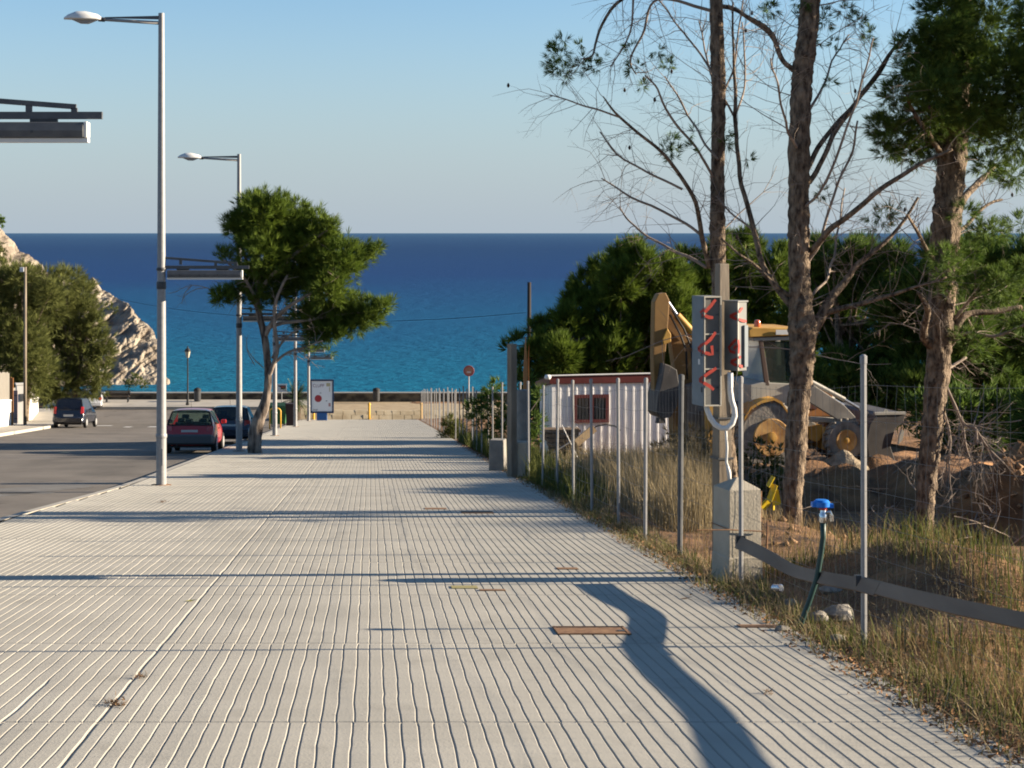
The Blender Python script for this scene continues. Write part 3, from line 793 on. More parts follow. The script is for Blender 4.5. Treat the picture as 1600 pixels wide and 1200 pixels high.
# ------------------------------------------------------------------ cars
def make_car(name, label, cat, loc, Lc, W, H, paint, belt=.92, tail=.30, hood=.30, bumper=None, roofdrop=0.0, tint=(.02, .03, .03), glass_alpha=.55, plate=True, lights='side', rim=m_steel, hgap=.2, rack=False, heading=0):
    rx = -math.atan(SLOPE) if loc[1] < 114 else 0
    t = thing(name, label, cat, loc, (rx, 0, heading))
    hw = W / 2
    tw = hw * .74
    st = [(0.0, .34, .60, hw * .86), (.05, .26, .70, hw * .95), (.11, .22, belt, hw * .985), (tail + .10, .20, H - .06, hw), (tail + .42, .20, H - .01, hw), (Lc * .5, .20, H - roofdrop, hw),
          (Lc * (1 - hood) - .55, .20, H - .08 - roofdrop, hw), (Lc * (1 - hood) + .12, .20, belt + .04, hw * .99), (Lc - .35, .22, belt - .14, hw * .96), (Lc - .08, .26, .68, hw * .88), (Lc, .34, .55, hw * .75)]
    V = []; F = []
    def sec(s):
        y, zb, zt, h = s
        gb = zt > belt + .1
        half = [(h * .82, zb), (h, zb + .13), (h * 1.0, (zb + min(zt, belt)) / 2 + .05), (h * .965, min(zt - .05, belt)),
                ((tw if gb else h * .90), zt - .055 if gb else zt - .018), ((tw * .86 if gb else h * .72), zt), (0, zt + .02)]
        return [(-x, y, z) for x, z in half] + [(x, y, z) for x, z in reversed(half[:-1])]
    S = [sec(s) for s in st]; n = len(S[0])
    for s in S: V += s
    holes = set()
    for i in range(len(S) - 1):
        for k in range(n):
            k2 = (k + 1) % n
            f = (i * n + k, i * n + k2, (i + 1) * n + k2, (i + 1) * n + k)
            if i == 2 and k in (4, 5, 6, 7): holes.add(f); continue            # rear window
            if i == 6 and k in (4, 5, 6, 7): holes.add(f); continue            # windscreen
            if i in (3, 4, 5) and k in (3, 8): holes.add(f); continue          # side windows
            F.append(f)
    F.append(tuple(reversed(range(n)))); F.append(tuple((len(S) - 1) * n + k for k in range(n)))
    b = MB(); b.add(V, [tuple(reversed(f)) for f in F])
    body = b.build('body', paint, t, smooth=35)
    sf = body.modifiers.new('sub', 'SUBSURF'); sf.levels = 1; sf.render_levels = 2
    sf.boundary_smooth = 'PRESERVE_CORNERS'
    gm = glass('car_glass_' + name, tint, glass_alpha)
    def pane(nm, ks, i0, i1):
        g = MB(); 
        ring = [V[i0 * n + k] for k in ks] + [V[i1 * n + k] for k in reversed(ks)]
        m = len(ks); vs = [V[i0 * n + k] for k in ks] + [V[i1 * n + k] for k in ks]
        cen = Vector((0, Lc * .45, belt))
        vs = [Vector(v) + (cen - Vector(v)).normalized() * .012 for v in vs]
        g.add(vs, [(q, q + 1, m + q + 1, m + q) for q in range(m - 1)])
        return g.build(nm, gm, t)
    rw = pane('rear_window', [4, 5, 6, 7, 8], 2, 3); pane('windscreen', [4, 5, 6, 7, 8], 6, 7)
    for side, ks in (('side_window', [3, 4]), ('side_window', [8, 9])):
        for i in (3, 4, 5): pane(side, ks, i, i + 1)
    # window surround and wiper on the tailgate
    b = MB()
    A = [Vector(V[2 * n + k]) for k in (4, 8)] + [Vector(V[3 * n + k]) for k in (8, 4)]
    nrm = Vector((0, -1, .4)).normalized()
    for p, q in zip(A, A[1:] + A[:1]): b.beam(p + nrm * .004, q + nrm * .004, .05, .018, up=nrm)
    b.build('window_seal', m_black, t)
    b = MB(); b.beam(Vector((.05, .10, belt + .03)) + nrm * .03, Vector((-.3, .16, belt + .12)) + nrm * .03, .015, .015); b.build('wiper', m_black, t)
    # seats with head rests
    ms = M('seat_cloth', (.03, .032, .034), rough=.9)
    for x in (-hw * .42, hw * .42):
        b = MB(); b.box((x, Lc * .52, .78), (.46, .14, .55)); b.box((x, Lc * .52, 1.12), (.24, .09, .16)); b.box((x, Lc * .58, .5), (.46, .45, .14)); b.build('seat', ms, t, bevel=.04)
    b = MB(); b.box((0, tail + .75, .72), (W * .72, .14, .5)); 
    for x in (-.36, .36): b.box((x, tail + .74, 1.02), (.24, .09, .15))
    b.build('rear_seat', ms, t, bevel=.04)
    # bumper
    b = MB()
    zb0, zb1 = .28, .60
    prof = [(-hw * .97, .52), (-hw * .98, .12), (-hw * .86, -.02), (0, -.06), (hw * .86, -.02), (hw * .98, .12), (hw * .97, .52)]
    vs = [(x, y, zb0 + .05) for x, y in prof] + [(x * 1.01, y - .015, zb1 - .06) for x, y in prof] + [(x * .985, y + .03, zb1) for x, y in prof] + [(x * .95, y + .06, zb0) for x, y in prof]
    m = len(prof)
    b.add(vs, [(i, i + 1, m + i + 1, m + i) for i in range(m - 1)] + [(m + i, m + i + 1, 2 * m + i + 1, 2 * m + i) for i in range(m - 1)] + [(3 * m + i, 3 * m + i + 1, i + 1, i) for i in range(m - 1)])
    b.build('bumper', bumper or paint, t, smooth=40)
    # lights
    ml = M('tail_light_red', (.42, .018, .015), rough=.12, spec=.7)
    for sx in (-1, 1):
        b = MB()
        z0, z1 = (belt - .26, belt - .03) if lights == 'side' else (belt - .22, belt + .16)
        xo = hw * .95; xi = hw * .68 if lights == 'side' else hw * .76
        b.prism([(sx * xi, .035, z0), (sx * xo, .075, z0), (sx * xo * .985, .10 + .05 * (z1 > belt), z1), (sx * xi * 1.02, .06 + .05 * (z1 > belt), z1)], (0, .08, 0)); tl = b.build('tail_light', ml, t, bevel=.012)
        b = MB(); b.box((sx * (hw + .09), Lc * .60, belt + .07), (.17, .10, .13)); b.build('wing_mirror', paint, t, bevel=.03)
        b = MB(); b.box((sx * (hw * 1.0), Lc * .42, belt - .13), (.02, .18, .03)); b.build('door_handle', m_black, t)
    if plate:
        b = MB(); b.box((0, .035 if lights == 'side' else .02, .68), (.52, .015, .115)); p = b.build('number_plate', M('plate_white', (.55, .55, .53), rough=.5), t)
    b = MB(); b.tube([(-hw * .5, .02, .27), (-hw * .5, .25, .27)], .025, 8); b.build('exhaust', m_dark, t)
    b = MB(); b.box((0, Lc * .5, .21), (W * .8, Lc * .94, .05)); b.build('underbody', m_black, t)
    for y in (Lc * .175, Lc * .82):
        for sx in (-1, 1):
            b = MB(); b.lathe([(.18, -.085), (.285, -.08), (.30, -.05), (.30, .05), (.285, .08), (.18, .085)], c=(sx * (hw - .07), y, .30), n=20, axis='X'); wh = b.build('wheel', m_black, t, smooth=40)
            b = MB(); b.lathe([(.19, 0), (.17, .012), (.05, .02), (.02, .03)] if sx > 0 else [(.02, -.03), (.05, -.02), (.17, -.012), (.19, 0)], c=(sx * (hw + .016), y, .30), n=16, axis='X'); b.build('rim', rim, wh, smooth=40)
    b = MB(); b.tube([(0, tail + .25, H + .01), (0, tail + .02, H + .32)], .006, 5); b.build('aerial', m_black, t)
    if rack:
        for sx in (-1, 1):
            b = MB(); b.tube([(sx * tw * .9, tail + .3, H), (sx * tw * .9, tail + .4, H + .05), (sx * tw * .9, Lc * .55, H + .05), (sx * tw * .9, Lc * .6, H)], .02, 6); b.build('roof_rail', m_steel, t)
    return t
m_redp = M('dark_red_car_paint', (0.40, 0.020, 0.022), rough=.28, spec=.5, coat=.6)
m_bluep = M('dark_blue_car_paint', (0.012, 0.022, 0.040), rough=.25, spec=.5, coat=.6)
m_blackp = M('blue_black_car_paint', (0.010, 0.013, 0.024), rough=.22, spec=.5, coat=.6)
m_silver = M('white_car_paint', (0.60, 0.61, 0.63), rough=.3, coat=.5)
def road_at(px, py, Y): return (at(px, py, Y).x, Y, (gz(Y) if Y < 114 else FLAT) - .128)
make_car('red_hatchback', 'dark red small hatchback with a grey bumper parked behind the first lamp', 'car', road_at(295.5, 700, 52.0), 3.7, 1.58, 1.41, m_redp, belt=.90, tail=.30, bumper=M('grey_plastic', (.10, .105, .11), rough=.5), tint=(.05, .09, .07), glass_alpha=.35)
make_car('blue_hatchback', 'dark blue hatchback parked in front of the red one', 'car', road_at(357, 686, 61.5), 4.0, 1.68, 1.43, m_bluep, belt=.92, tail=.42, tint=(.01, .018, .022), glass_alpha=.85)
make_car('people_carrier', 'blue black people carrier with red tail lights parked by the white walls', 'car', road_at(106, 668, 90.5), 4.4, 1.76, 1.66, m_blackp, belt=1.0, tail=.28, lights='tall', tint=(.01, .012, .02), glass_alpha=.88, heading=R(-1))
make_car('white_car', 'white car half hidden behind the people carrier at the bend', 'car', road_at(142, 636, 121.0), 4.0, 1.66, 1.45, m_silver, belt=.94, tail=.5, tint=(.04, .05, .06), heading=R(8))


# ------------------------------------------------------------------ wire fence along the right edge
FX = lambda Y: 3.30 + .10 * math.exp(-((Y - 16) / 4) ** 2) - .02 * math.sin(Y * .3)
def fence():
    t = thing('wire_fence', 'wire mesh fence on thin galvanised posts along the promenade edge', 'fence', (3.3, 11, gz(11)))
    L = [(1350, 11.55, 2.01), (1158, 15.36, 1.90), (1062, 18.2, 1.95), (1008, 20.0, 1.93), (967, 22.4, 1.95), (925, 24.6, 1.96), (896, 26.8, 1.96), (870, 29.3, 2.0), (848, 31.6, 1.9), (826, 34.3, 2.0), (812, 37.2, 2.0)]
    posts = [((px - 580) * Y / FPX, Y, h) for px, Y, h in L]
    posts.insert(0, (3.72, 7.4, 1.95))
    y = 39.8
    while y < 111:
        posts.append((FX(y) + rnd.uniform(-.05, .05), y, rnd.uniform(1.85, 2.05))); y += rnd.uniform(2.0, 2.6)
    m_dp = M('dark_grey_post', (0.075, 0.08, 0.085), (0.12, 0.125, 0.13), scale=8, rough=.6)
    for i, (x, y, h) in enumerate(posts):
        b = MB(); lx = rnd.uniform(-.02, .02); g = max(gz(y), 0 * 1 + gz(y)) - .06
        dark = i == 3
        r = .030 if dark else .0215
        b.tube([(x, y, g - .1), (x + lx, y, gz(y) + h)], r, 8)
        b.lathe([(r + .004, h - .05), (r + .004, h), (r * .5, h + .012)], c=(x + lx, y, gz(y)), n=8)
        b.build('post', m_dp if dark else m_steel, t, smooth=40, world=True)
    # mesh: wavy verticals and eight horizontal wires between the nearer posts
    m_wire = M('galvanised_wire', (0.20, 0.20, 0.195), rough=.5, metal=.3)
    for (x, y, h), (x2, y2, h2) in zip(posts[:9], posts[1:10]):
        b = MB()
        n = int((y2 - y) / .16)
        r = .0012 if y < 20 else .0018
        for j in range(n + 1):
            f = j / n; xx = x + (x2 - x) * f; yy = y + (y2 - y) * f; g = gz(yy)
            if y2 > 25 and j % 2: continue
            pts = [(xx + .03 + .022 * noise.noise((yy * 3, k * .9, 1)), yy + .03 * noise.noise((yy * 3, k * .8, 5)), g + .06 + 1.75 * k / 9) for k in range(10)]
            b.tube(pts, r, 3, cap=False)
        for k in range(9):
            hh = .06 + 1.75 * (k / 8) ** 1.15
            pts = [(x + (x2 - x) * f + .03 + .018 * noise.noise((f * 3, k, y)), y + (y2 - y) * f, gz(y + (y2 - y) * f) + hh - .03 * math.sin(math.pi * f)) for f in [q / 8 for q in range(9)]]
            b.tube(pts, r * 1.15, 3, cap=False)
        b.build('wire_mesh', m_wire, t, world=True, kind='stuff')
fence()

def rail():
    t = thing('board_rail', 'grey bending boards wired low along the near fence posts', 'rail', (3.3, 11, gz(11)))
    def P3(x, y, h): return Vector((x, y, gz(y) + h))
    def ribbon(pts, w_, th=.02):
        P, W = smooth_path([p for p, _ in pts], [q for _, q in pts], 6)
        b = MB(); n = len(P)
        for i in range(n):
            d = (P[min(i + 1, n - 1)] - P[max(i - 1, 0)]).normalized()
            u = Vector((.5, 0, .87)); u = (u - d * u.dot(d)).normalized(); k = d.cross(u)
            hh = w_ * W[i] * (1 + .06 * noise.noise((i * .7, w_ * 9, 0))) / 2
            b.v += [tuple(P[i] + u * hh + k * th / 2), tuple(P[i] + u * hh - k * th / 2), tuple(P[i] - u * hh - k * th / 2), tuple(P[i] - u * hh + k * th / 2)]
        for i in range(n - 1):
            for q in range(4): b.f.append((i * 4 + q, i * 4 + (q + 1) % 4, i * 4 + 4 + (q + 1) % 4, i * 4 + 4 + q)); b.mi.append(0)
        b.f += [(3, 2, 1, 0), tuple((n - 1) * 4 + q for q in range(4))]; b.mi += [0, 0]
        b.build('board', m_board, t, world=True)
    A = P3(3.385, 15.33, .38); C = P3(3.385, 11.55, .425)
    ribbon([(A, 1.25), (P3(3.38, 14.3, .365), 1.15), (P3(3.37, 13.27, .338), 1.0), (P3(3.375, 12.4, .375), 1.0), (C, 1.0), (P3(3.41, 11.2, .432), 1.0)], .098)
    ribbon([(P3(3.40, 11.75, .43), .9), (P3(3.45, 10.6, .455), 1.0), (P3(3.6, 9.18, .496), .95), (P3(3.70, 7.8, .56), 1.05), (P3(3.88, 5.5, .66), 1.0)], .098)
    for p in (A, C):
        b = MB(); b.box(p + Vector((.02, .02, 0)), (.085, .05, .12)); b.build('wire_tie', m_dark, t, world=True)
rail()

# ------------------------------------------------------------------ concrete pier, pole, meter boxes
def pier():
    Y = 15.72; p = at(1155.5, 905, Y); g = gz(Y) - .05
    t = thing('concrete_pier', 'square cast concrete pier with a pointed top behind the fence post', 'pier', (3.455, Y, g), (0, 0, R(14)))
    b = MB(); w_ = .165; h = 1.0 - .085
    vs = []
    lv = [(w_ * 1.06, 0), (w_ * 1.05, .28), (w_ * 1.0, .29), (w_ * .97, h)]
    for r, z in lv: vs += [(-r, -r * 1.05, z), (r, -r * 1.05, z), (r, r * 1.05, z), (-r, r * 1.05, z)]
    vs.append((0, 0, h + .10))
    fs = [(3, 2, 1, 0)]
    for i in range(len(lv) - 1):
        for k in range(4): fs.append((i * 4 + k, i * 4 + (k + 1) % 4, i * 4 + 4 + (k + 1) % 4, i * 4 + 4 + k))
    k0 = (len(lv) - 1) * 4
    for k in range(4): fs.append((k0 + k, k0 + (k + 1) % 4, len(vs) - 1))
    b.add(vs, fs); b.build('shaft', m_pyl, t, bevel=.006)
    b = MB(); b.tube([(-.5, -.19, .565), (-.18, -.195, .555), (.17, -.195, .525)], .006, 6); b.build('tie_wire', m_rust, t)
    b = MB(); b.tube([(-.175, -.195, .555), (-.18, .18, .56)], .005, 6); b.build('tie_wire', m_rust, t)
pier()

POLE_Y = 16.25
def pole():
    Y = POLE_Y; g = gz(Y)
    x0 = at(1128, 745, Y).x
    t = thing('utility_pole', 'weathered square timber utility pole rising behind the concrete pier', 'pole', (x0, Y, g), (0, 0, R(16)))
    top = at(1129, 412, Y).z - g
    b = MB()
    a, c = .072, .050
    vs = []
    for r, z in ((a, -.3), (a * .96, 1.2), (c, top)): vs += [(-r, -r, z), (r, -r, z), (r, r, z), (-r, r, z)]
    fs = [(3, 2, 1, 0), (8, 9, 10, 11)] + [(i * 4 + k, i * 4 + (k + 1) % 4, i * 4 + 4 + (k + 1) % 4, i * 4 + 4 + k) for i in (0, 1) for k in range(4)]
    b.add(vs, fs); b.build('shaft', m_wood, t, bevel=.006)
    for pz in (652, 715):
        z = at(1128, pz, Y).z - g
        b = MB(); 
        for q in ((0, -.079, .17, .006), (0, .079, .17, .006)): b.box((q[0], q[1], z), (q[2], q[3], .018))
        for sx in (-1, 1): b.box((sx * .082, 0, z), (.006, .16, .018))
        b.build('strap', m_dark, t)
    # white conduit looping between the boxes and a thinner one running down
    P = [at(px, py, Y - .26) for px, py in ((1103, 630), (1105, 640), (1110, 653), (1117, 663), (1127, 669), (1136, 669), (1144, 662), (1148, 650), (1147, 638), (1143, 626), (1141, 612), (1141, 582))]
    b = MB(); b.tube(P, .027, 10); b.build('conduit_loop', m_white, t, smooth=True, world=True)
    P = [at(px, py, Y - .11) for px, py in ((1134, 670), (1136, 700), (1135, 722), (1139, 738), (1140, 752))]
    b = MB(); b.tube(P, [.012, .012, .012, .02, .02], 8); b.build('conduit', m_white, t, smooth=True, world=True)
    P = [at(px, py, Y - .05) for px, py in ((1152, 580), (1146, 610), (1145, 640), (1141, 655))]
    b = MB(); b.tube(P, .006, 6); b.build('cable', m_black, t, smooth=True, world=True)
pole()

def plane_hit(px, py, o, nrm):
    d = at(px, py, 1.0) - Vector((0, 0, CAM_Z))
    c = Vector((0, 0, CAM_Z)); k = (o - c).dot(nrm) / d.dot(nrm)
    return c + d * k

def stroke(parent, pts, o, nrm, wd=.030):
    """a sprayed line on the face through o with normal nrm; points as seen in the photograph"""
    P = [plane_hit(px, py, o, nrm) + nrm * .004 for px, py in pts]
    b = MB(); 
    for i in range(len(P)):
        d = (P[min(i + 1, len(P) - 1)] - P[max(i - 1, 0)]).normalized(); sd = d.cross(nrm).normalized() * wd / 2 * (1 + .15 * math.sin(i * 2.1))
        b.v += [tuple(P[i] - sd), tuple(P[i] + sd), tuple(P[i] - sd + nrm * .001), tuple(P[i] + sd + nrm * .001)]
    for i in range(len(P) - 1):
        k = i * 4; q = k + 4
        for f in ((k + 2, k + 3, q + 3, q + 2), (k, q, q + 1, k + 1), (k, k + 2, q + 2, q), (k + 1, q + 1, q + 3, k + 3)): b.f.append(f); b.mi.append(0)
    b.build('paint_stroke', m_red, parent, world=True)

def boxes():
    mg = M('grey_box_paint', (0.15, 0.155, 0.15), (0.21, 0.21, 0.20), scale=7, rough=.55)
    me_ = M('sunlit_box_rim', (0.42, 0.40, 0.34), (0.50, 0.47, 0.40), scale=9, rough=.5)  # sun on the box edges is put into this pale colour
    mbk = M('recess_grey', (0.115, 0.115, 0.108), (0.165, 0.16, 0.15), scale=6, rough=.7)
    # left: three meter boxes stacked in one steel case, turned a little to the right
    Y = POLE_Y - .34
    ang = R(15); ca, sa = math.cos(ang), math.sin(ang)
    c = at(1100, 463, Y); zt = c.z; zb = at(1100, 635, Y).z; H = zt - zb
    t = thing('meter_box', 'tall grey steel box of three open compartments with red sprayed arrows, left of the pole', 'meter box', (c.x, Y, zb), (0, 0, ang))
    W, D = .182, .24
    b = MB(); b.box((W / 2, D / 2 + .02, H / 2), (W, D - .04, H)); case = b.build('case', mg, t)
    b = MB(); b.box((-.004, D / 2, H / 2), (.008, D, H)); b.build('side_panel', M('blue_grey_steel', (0.13, 0.165, 0.19), (0.18, 0.215, 0.24), scale=6, rough=.5), t)
    for k in range(4):
        z = (0.006, H * .338, H * .655, H - .006)[k]
        b = MB(); b.box((W / 2, .008, z), (W, .022, .013)); b.build('rim', me_, t)
    for x in (.006, W - .006):
        b = MB(); b.box((x, .007, H / 2), (.012, .026, H - .02)); b.build('rim', me_, t)
    for k in range(3):
        z0 = (.013, H * .338 + .008, H * .655 + .008)[k]; z1 = (H * .338 - .008, H * .655 - .008, H - .014)[k]
        b = MB(); b.box((W / 2, .017, (z0 + z1) / 2), (W - .026, .006, z1 - z0)); b.build('door', mbk, t)
    b = MB(); b.box((-.011, .08, H * .40), (.006, .03, .05)); b.build('latch', m_white, t)
    for k in range(3):
        b = MB(); b.lathe([(.010, -.006), (.010, .006)], c=(W - .035, .012, H * (.17 + .33 * k)), n=10, axis='Y'); b.build('lock', m_dark, t)
    for z in (.15, .48, .82):
        b = MB(); b.box((-.010, .03, H * z), (.008, .02, .05)); b.build('hinge', m_dark, t)
    b = MB(); b.box((W * .5 + .05, D + .02, H * .5), (W + .25, .03, .03)); b.build('mounting_bar', m_rust, t)
    o = Vector((c.x, Y, zb)); nf = Vector((sa, -ca, 0)); ns = Vector((-ca, -sa, 0))
    of = o + Vector((ca, sa, 0)) * .01 + nf * .008; os_ = o + ns * .008
    for f_, s_ in ((((1101, 488), (1110, 478), (1118, 468)), None), (((1101, 493), (1108, 496), (1114, 496)), None), (((1099, 494), (1095, 488), (1101, 483)), 1),
                   (((1101, 538), (1110, 530), (1118, 519)), None), (((1101, 551), (1108, 553), (1113, 554), (1112, 540)), None), (((1091, 545), (1096, 540), (1100, 537)), 1), (((1091, 545), (1096, 549), (1100, 551)), 1),
                   (((1100, 588), (1110, 581), (1119, 575)), None), (((1099, 598), (1108, 603), (1115, 609)), None), (((1093, 594), (1096, 591), (1099, 589)), 1), (((1093, 594), (1096, 596), (1099, 598)), 1)):
        stroke(t, f_, os_ if s_ else of, ns if s_ else nf)
    # right: a shorter box whose lit edge faces us
    Y2 = POLE_Y - .30; e = at(1153, 472, Y2); zt = e.z; zb = at(1153, 580, Y2).z; H = zt - zb
    a2 = R(38); c2, s2 = math.cos(a2), math.sin(a2)
    t2 = thing('switch_box', 'shorter grey steel box with red sprayed arrows, right of the pole', 'meter box', (e.x, Y2, zb), (0, 0, a2))
    b = MB(); b.box((-.0, 0, H / 2), (.001, .001, H)); 
    b = MB(); b.box((.065, .085, H / 2), (.13, .17, H)); b.build('case', mg, t2, bevel=.004)
    b = MB(); b.box((.0, .0, H / 2), (.011, .011, H - .01)); b.build('rim', me_, t2)
    b = MB(); b.box((.065, .085, H + .006), (.15, .19, .014)); b.build('lid', mg, t2)
    b = MB(); b.box((.10, -.011, H * .36), (.05, .02, H * .6)); b.build('door', M('blue_grey_steel', (0, 0, 0)), t2)
    o = Vector((e.x, Y2, zb)); nf = Vector((s2, -c2, 0)); ns = Vector((-c2, -s2, 0))
    of = o + nf * .005; os_ = o + ns * .006
    for f_, s_ in ((((1154, 488), (1157, 484), (1160, 481)), None), (((1154, 499), (1160, 501), (1166, 502)), None), (((1141, 494), (1147, 491), (1152, 489)), 1), (((1141, 494), (1147, 497), (1152, 499)), 1),
                   (((1151, 530), (1145, 536), (1139, 543), (1142, 549), (1149, 551)), 1), (((1153, 531), (1154.5, 541), (1153.5, 552)), None), (((1152, 540), (1147, 545)), 1),
                   (((1154, 559), (1157, 557)), None), (((1154, 571), (1160, 573)), None), (((1142, 565), (1147, 563), (1152, 560)), 1), (((1142, 565), (1147, 569), (1152, 571)), 1), (((1165, 525), (1164, 533), (1163, 540)), None)):
        stroke(t2, f_, os_ if s_ else of, ns if s_ else nf, .026)
boxes()

# ------------------------------------------------------------------ old posts and blocks farther down the fence
def old_posts():
    Y = 35.0
    p = at(800, 742, Y)
    t = thing('timber_post', 'thick weathered timber post with a sawn top at the pavement edge', 'post', (p.x, Y, gz(Y) - .1), (0, 0, R(30)))
    b = MB(); b.box((0, 0, 1.45), (.15, .17, 2.9), taper=.96); b.build('shaft', m_wood, t, bevel=.012)
    Y = 36.0; p = at(822, 735, Y)
    t = thing('split_stake', 'split orange brown timber stake sticking up behind the thick post', 'post', (p.x, Y + .2, gz(Y)))
    mo = M('fresh_split_wood', (0.40, 0.19, 0.07), (0.50, 0.27, 0.12), scale=4, rough=.9, stretch=(1, 1, .15))
    b = MB(); b.prism([(-.06, 0, 0), (.07, 0, 0), (.05, 0, 2.4), (.012, 0, 2.98), (-.03, 0, 2.3)], (0, .09, 0)); b.build('shaft', mo, t)
    b = MB(); b.prism([(.075, .02, 1.2), (.10, .02, 1.2), (.085, .02, 2.78), (.07, .02, 2.5)], (0, .04, 0)); b.build('splinter', mo, t)
    t = thing('concrete_post', 'short round grey concrete post under the split orange stake', 'post', (at(818, 735, 35.6).x, 35.6, gz(35.6) - .1))
    b = MB(); b.lathe([(.15, 0), (.145, 1.9), (.13, 1.93)], n=14); b.build('shaft', m_greyc, t, smooth=40)
    t = thing('concrete_block', 'dark shaded concrete block standing left of the thick timber post', 'block', (at(779, 728, 37.8).x, 38.0, gz(38) - .05), (0, 0, R(-14)))
    b = MB(); b.box((0, 0, .37), (.36, .4, .78), taper=.92); b.build('shaft', m_greyc, t, bevel=.02)
    t = thing('concrete_block', 'pale concrete block at the foot of the round concrete post', 'block', (at(813, 740, 35.0).x, 35.15, gz(35) - .05), (0, 0, R(-8)))
    b = MB(); b.box((0, 0, .38), (.38, .36, .8), taper=.86); b.build('shaft', m_pyl, t, bevel=.03)
    t = thing('utility_pole', 'thin dark utility pole standing before the sea behind the pines', 'pole', (at(826, 500, 78).x, 78, gz(78)))
    b = MB(); b.tube([(0, 0, 0), (.03, 0, at(826, 441, 78).z - gz(78))], [.11, .085], 8); b.build('shaft', M('tarred_wood', (.035, .028, .025), rough=.9), t, smooth=True)
    pl = [(40, 428, 93.5), (120, 452, 92.0), (260, 481, 89.5), (420, 497, 86.5), (560, 502, 83.5), (700, 498, 80.5), (826, 488, 78.0)]
    P, _ = smooth_path([at(*q) for q in pl], [1] * 7, 6)
    b = MB(); b.tube(P, .008, 5); tag(b.build('overhead_cable', m_black, None), 'thin overhead cable sagging between the two timber poles in front of the sea', 'cable')
old_posts()

# ------------------------------------------------------------------ site hut
def hut():
    Y = 45.0; x0 = 4.98; W = 3.45; D = 1.2
    g = at(0, 716, Y).z
    H = at(0, 596, Y).z - g
    t = thing('site_hut', 'white corrugated steel site hut with a dark red roof edge and barred window', 'hut', (x0 - .05, Y, g), (0, 0, R(10)))
    mw = M('white_corrugated_steel', (0.86, 0.83, 0.80), (0.95, 0.93, 0.90), scale=2, rough=.5)
    mr_ = M('dark_red_paint', (0.085, 0.013, 0.012), (0.12, 0.02, 0.018), scale=4, rough=.5)
    def corr(a, c, name):
        """a wall from a to c (plan) as a trapezoid-rib sheet"""
        a = Vector(a); c = Vector(c); d = (c - a); ln = d.length; d.normalize(); nrm = Vector((d.y, -d.x, 0))
        prof = []; x = 0
        while x < ln - .2:
            prof += [(x, 0), (x + .13, 0), (x + .15, .035), (x + .185, .035), (x + .205, 0)]; x += .23
        prof.append((ln, 0))
        b = MB(); n = len(prof)
        vs = [a + d * u + nrm * v for u, v in prof] + [a + d * u + nrm * v + Vector((0, 0, H - .25 * max(0, (a + d * u).y) / D)) for u, v in prof]
        b.add(vs, [(i, i + 1, n + i + 1, n + i) for i in range(n - 1)])
        return b.build(name, mw, t)
    b = MB(); b.box((W / 2, D / 2, H / 2 - .15), (W - .12, D - .12, H - .3)); b.build('core', mw, t)
    corr((0, -.04, 0), (W, -.04, 0), 'wall_sheet'); corr((-.04, D, 0), (-.04, 0, 0), 'wall_sheet'); corr((W + .04, 0, 0), (W + .04, D, 0), 'wall_sheet')
    b = MB(); b.box((-.02, -.03, H / 2), (.09, .09, H)); b.build('corner_trim', mw, t)
    b = MB(); b.prism([(-.14, -.12, H - .06), (-.14, -.12, H + .17), (-.14, D + .12, H - .12), (-.14, D + .12, H - .28)], (W + .28, 0, 0)); b.build('roof', mr_, t, bevel=.01)
    b = MB(); b.tube([(-.2, -.13, H + .165), (W + .14, -.13, H + .195)], .022, 8); b.build('gutter', m_white, t, smooth=40)
    b = MB(); b.lathe([(.07, -.06), (.10, 0), (.07, .06)], c=(-.2, -.13, H + .13), n=10); b.build('gutter_end', m_white, t, smooth=True)
    b = MB(); b.box((W / 2, -.02, .03), (W + .04, .1, .12)); b.build('sill_beam', m_greyc, t)
    xa = at(899, 0, Y).x - x0; xb = at(956, 0, Y).x - x0; za = at(0, 661, Y).z - g; zb = at(0, 617, Y).z - g
    b = MB(); fr = .09
    b.box(((xa + xb) / 2, -.085, za + fr / 2), (xb - xa, .06, fr)); b.box(((xa + xb) / 2, -.085, zb - fr / 2), (xb - xa, .06, fr))
    for x, w_ in ((xa + fr / 2, fr), (xb - fr / 2, fr), ((xa + xb) / 2, .12)): b.box((x, -.085, (za + zb) / 2), (w_, .055, zb - za - 2 * fr + .002))
    wf = b.build('window_frame', mr_, t)
    mp = glass('dark_hut_glass', (.03, .035, .035), .95)
    for x in ((xa + fr + (xa + xb) / 2 - .06) / 2, (xb - fr + (xa + xb) / 2 + .06) / 2):
        b = MB(); b.box((x, -.075, (za + zb) / 2), ((xb - xa) / 2 - fr - .06, .01, zb - za - 2 * fr)); b.build('pane', mp, wf)
        for k in (-1, 0, 1):
            b = MB(); b.box((x + k * .085, -.10, (za + zb) / 2), (.018, .018, zb - za - 2 * fr)); b.build('bar', m_dark, wf)
hut()

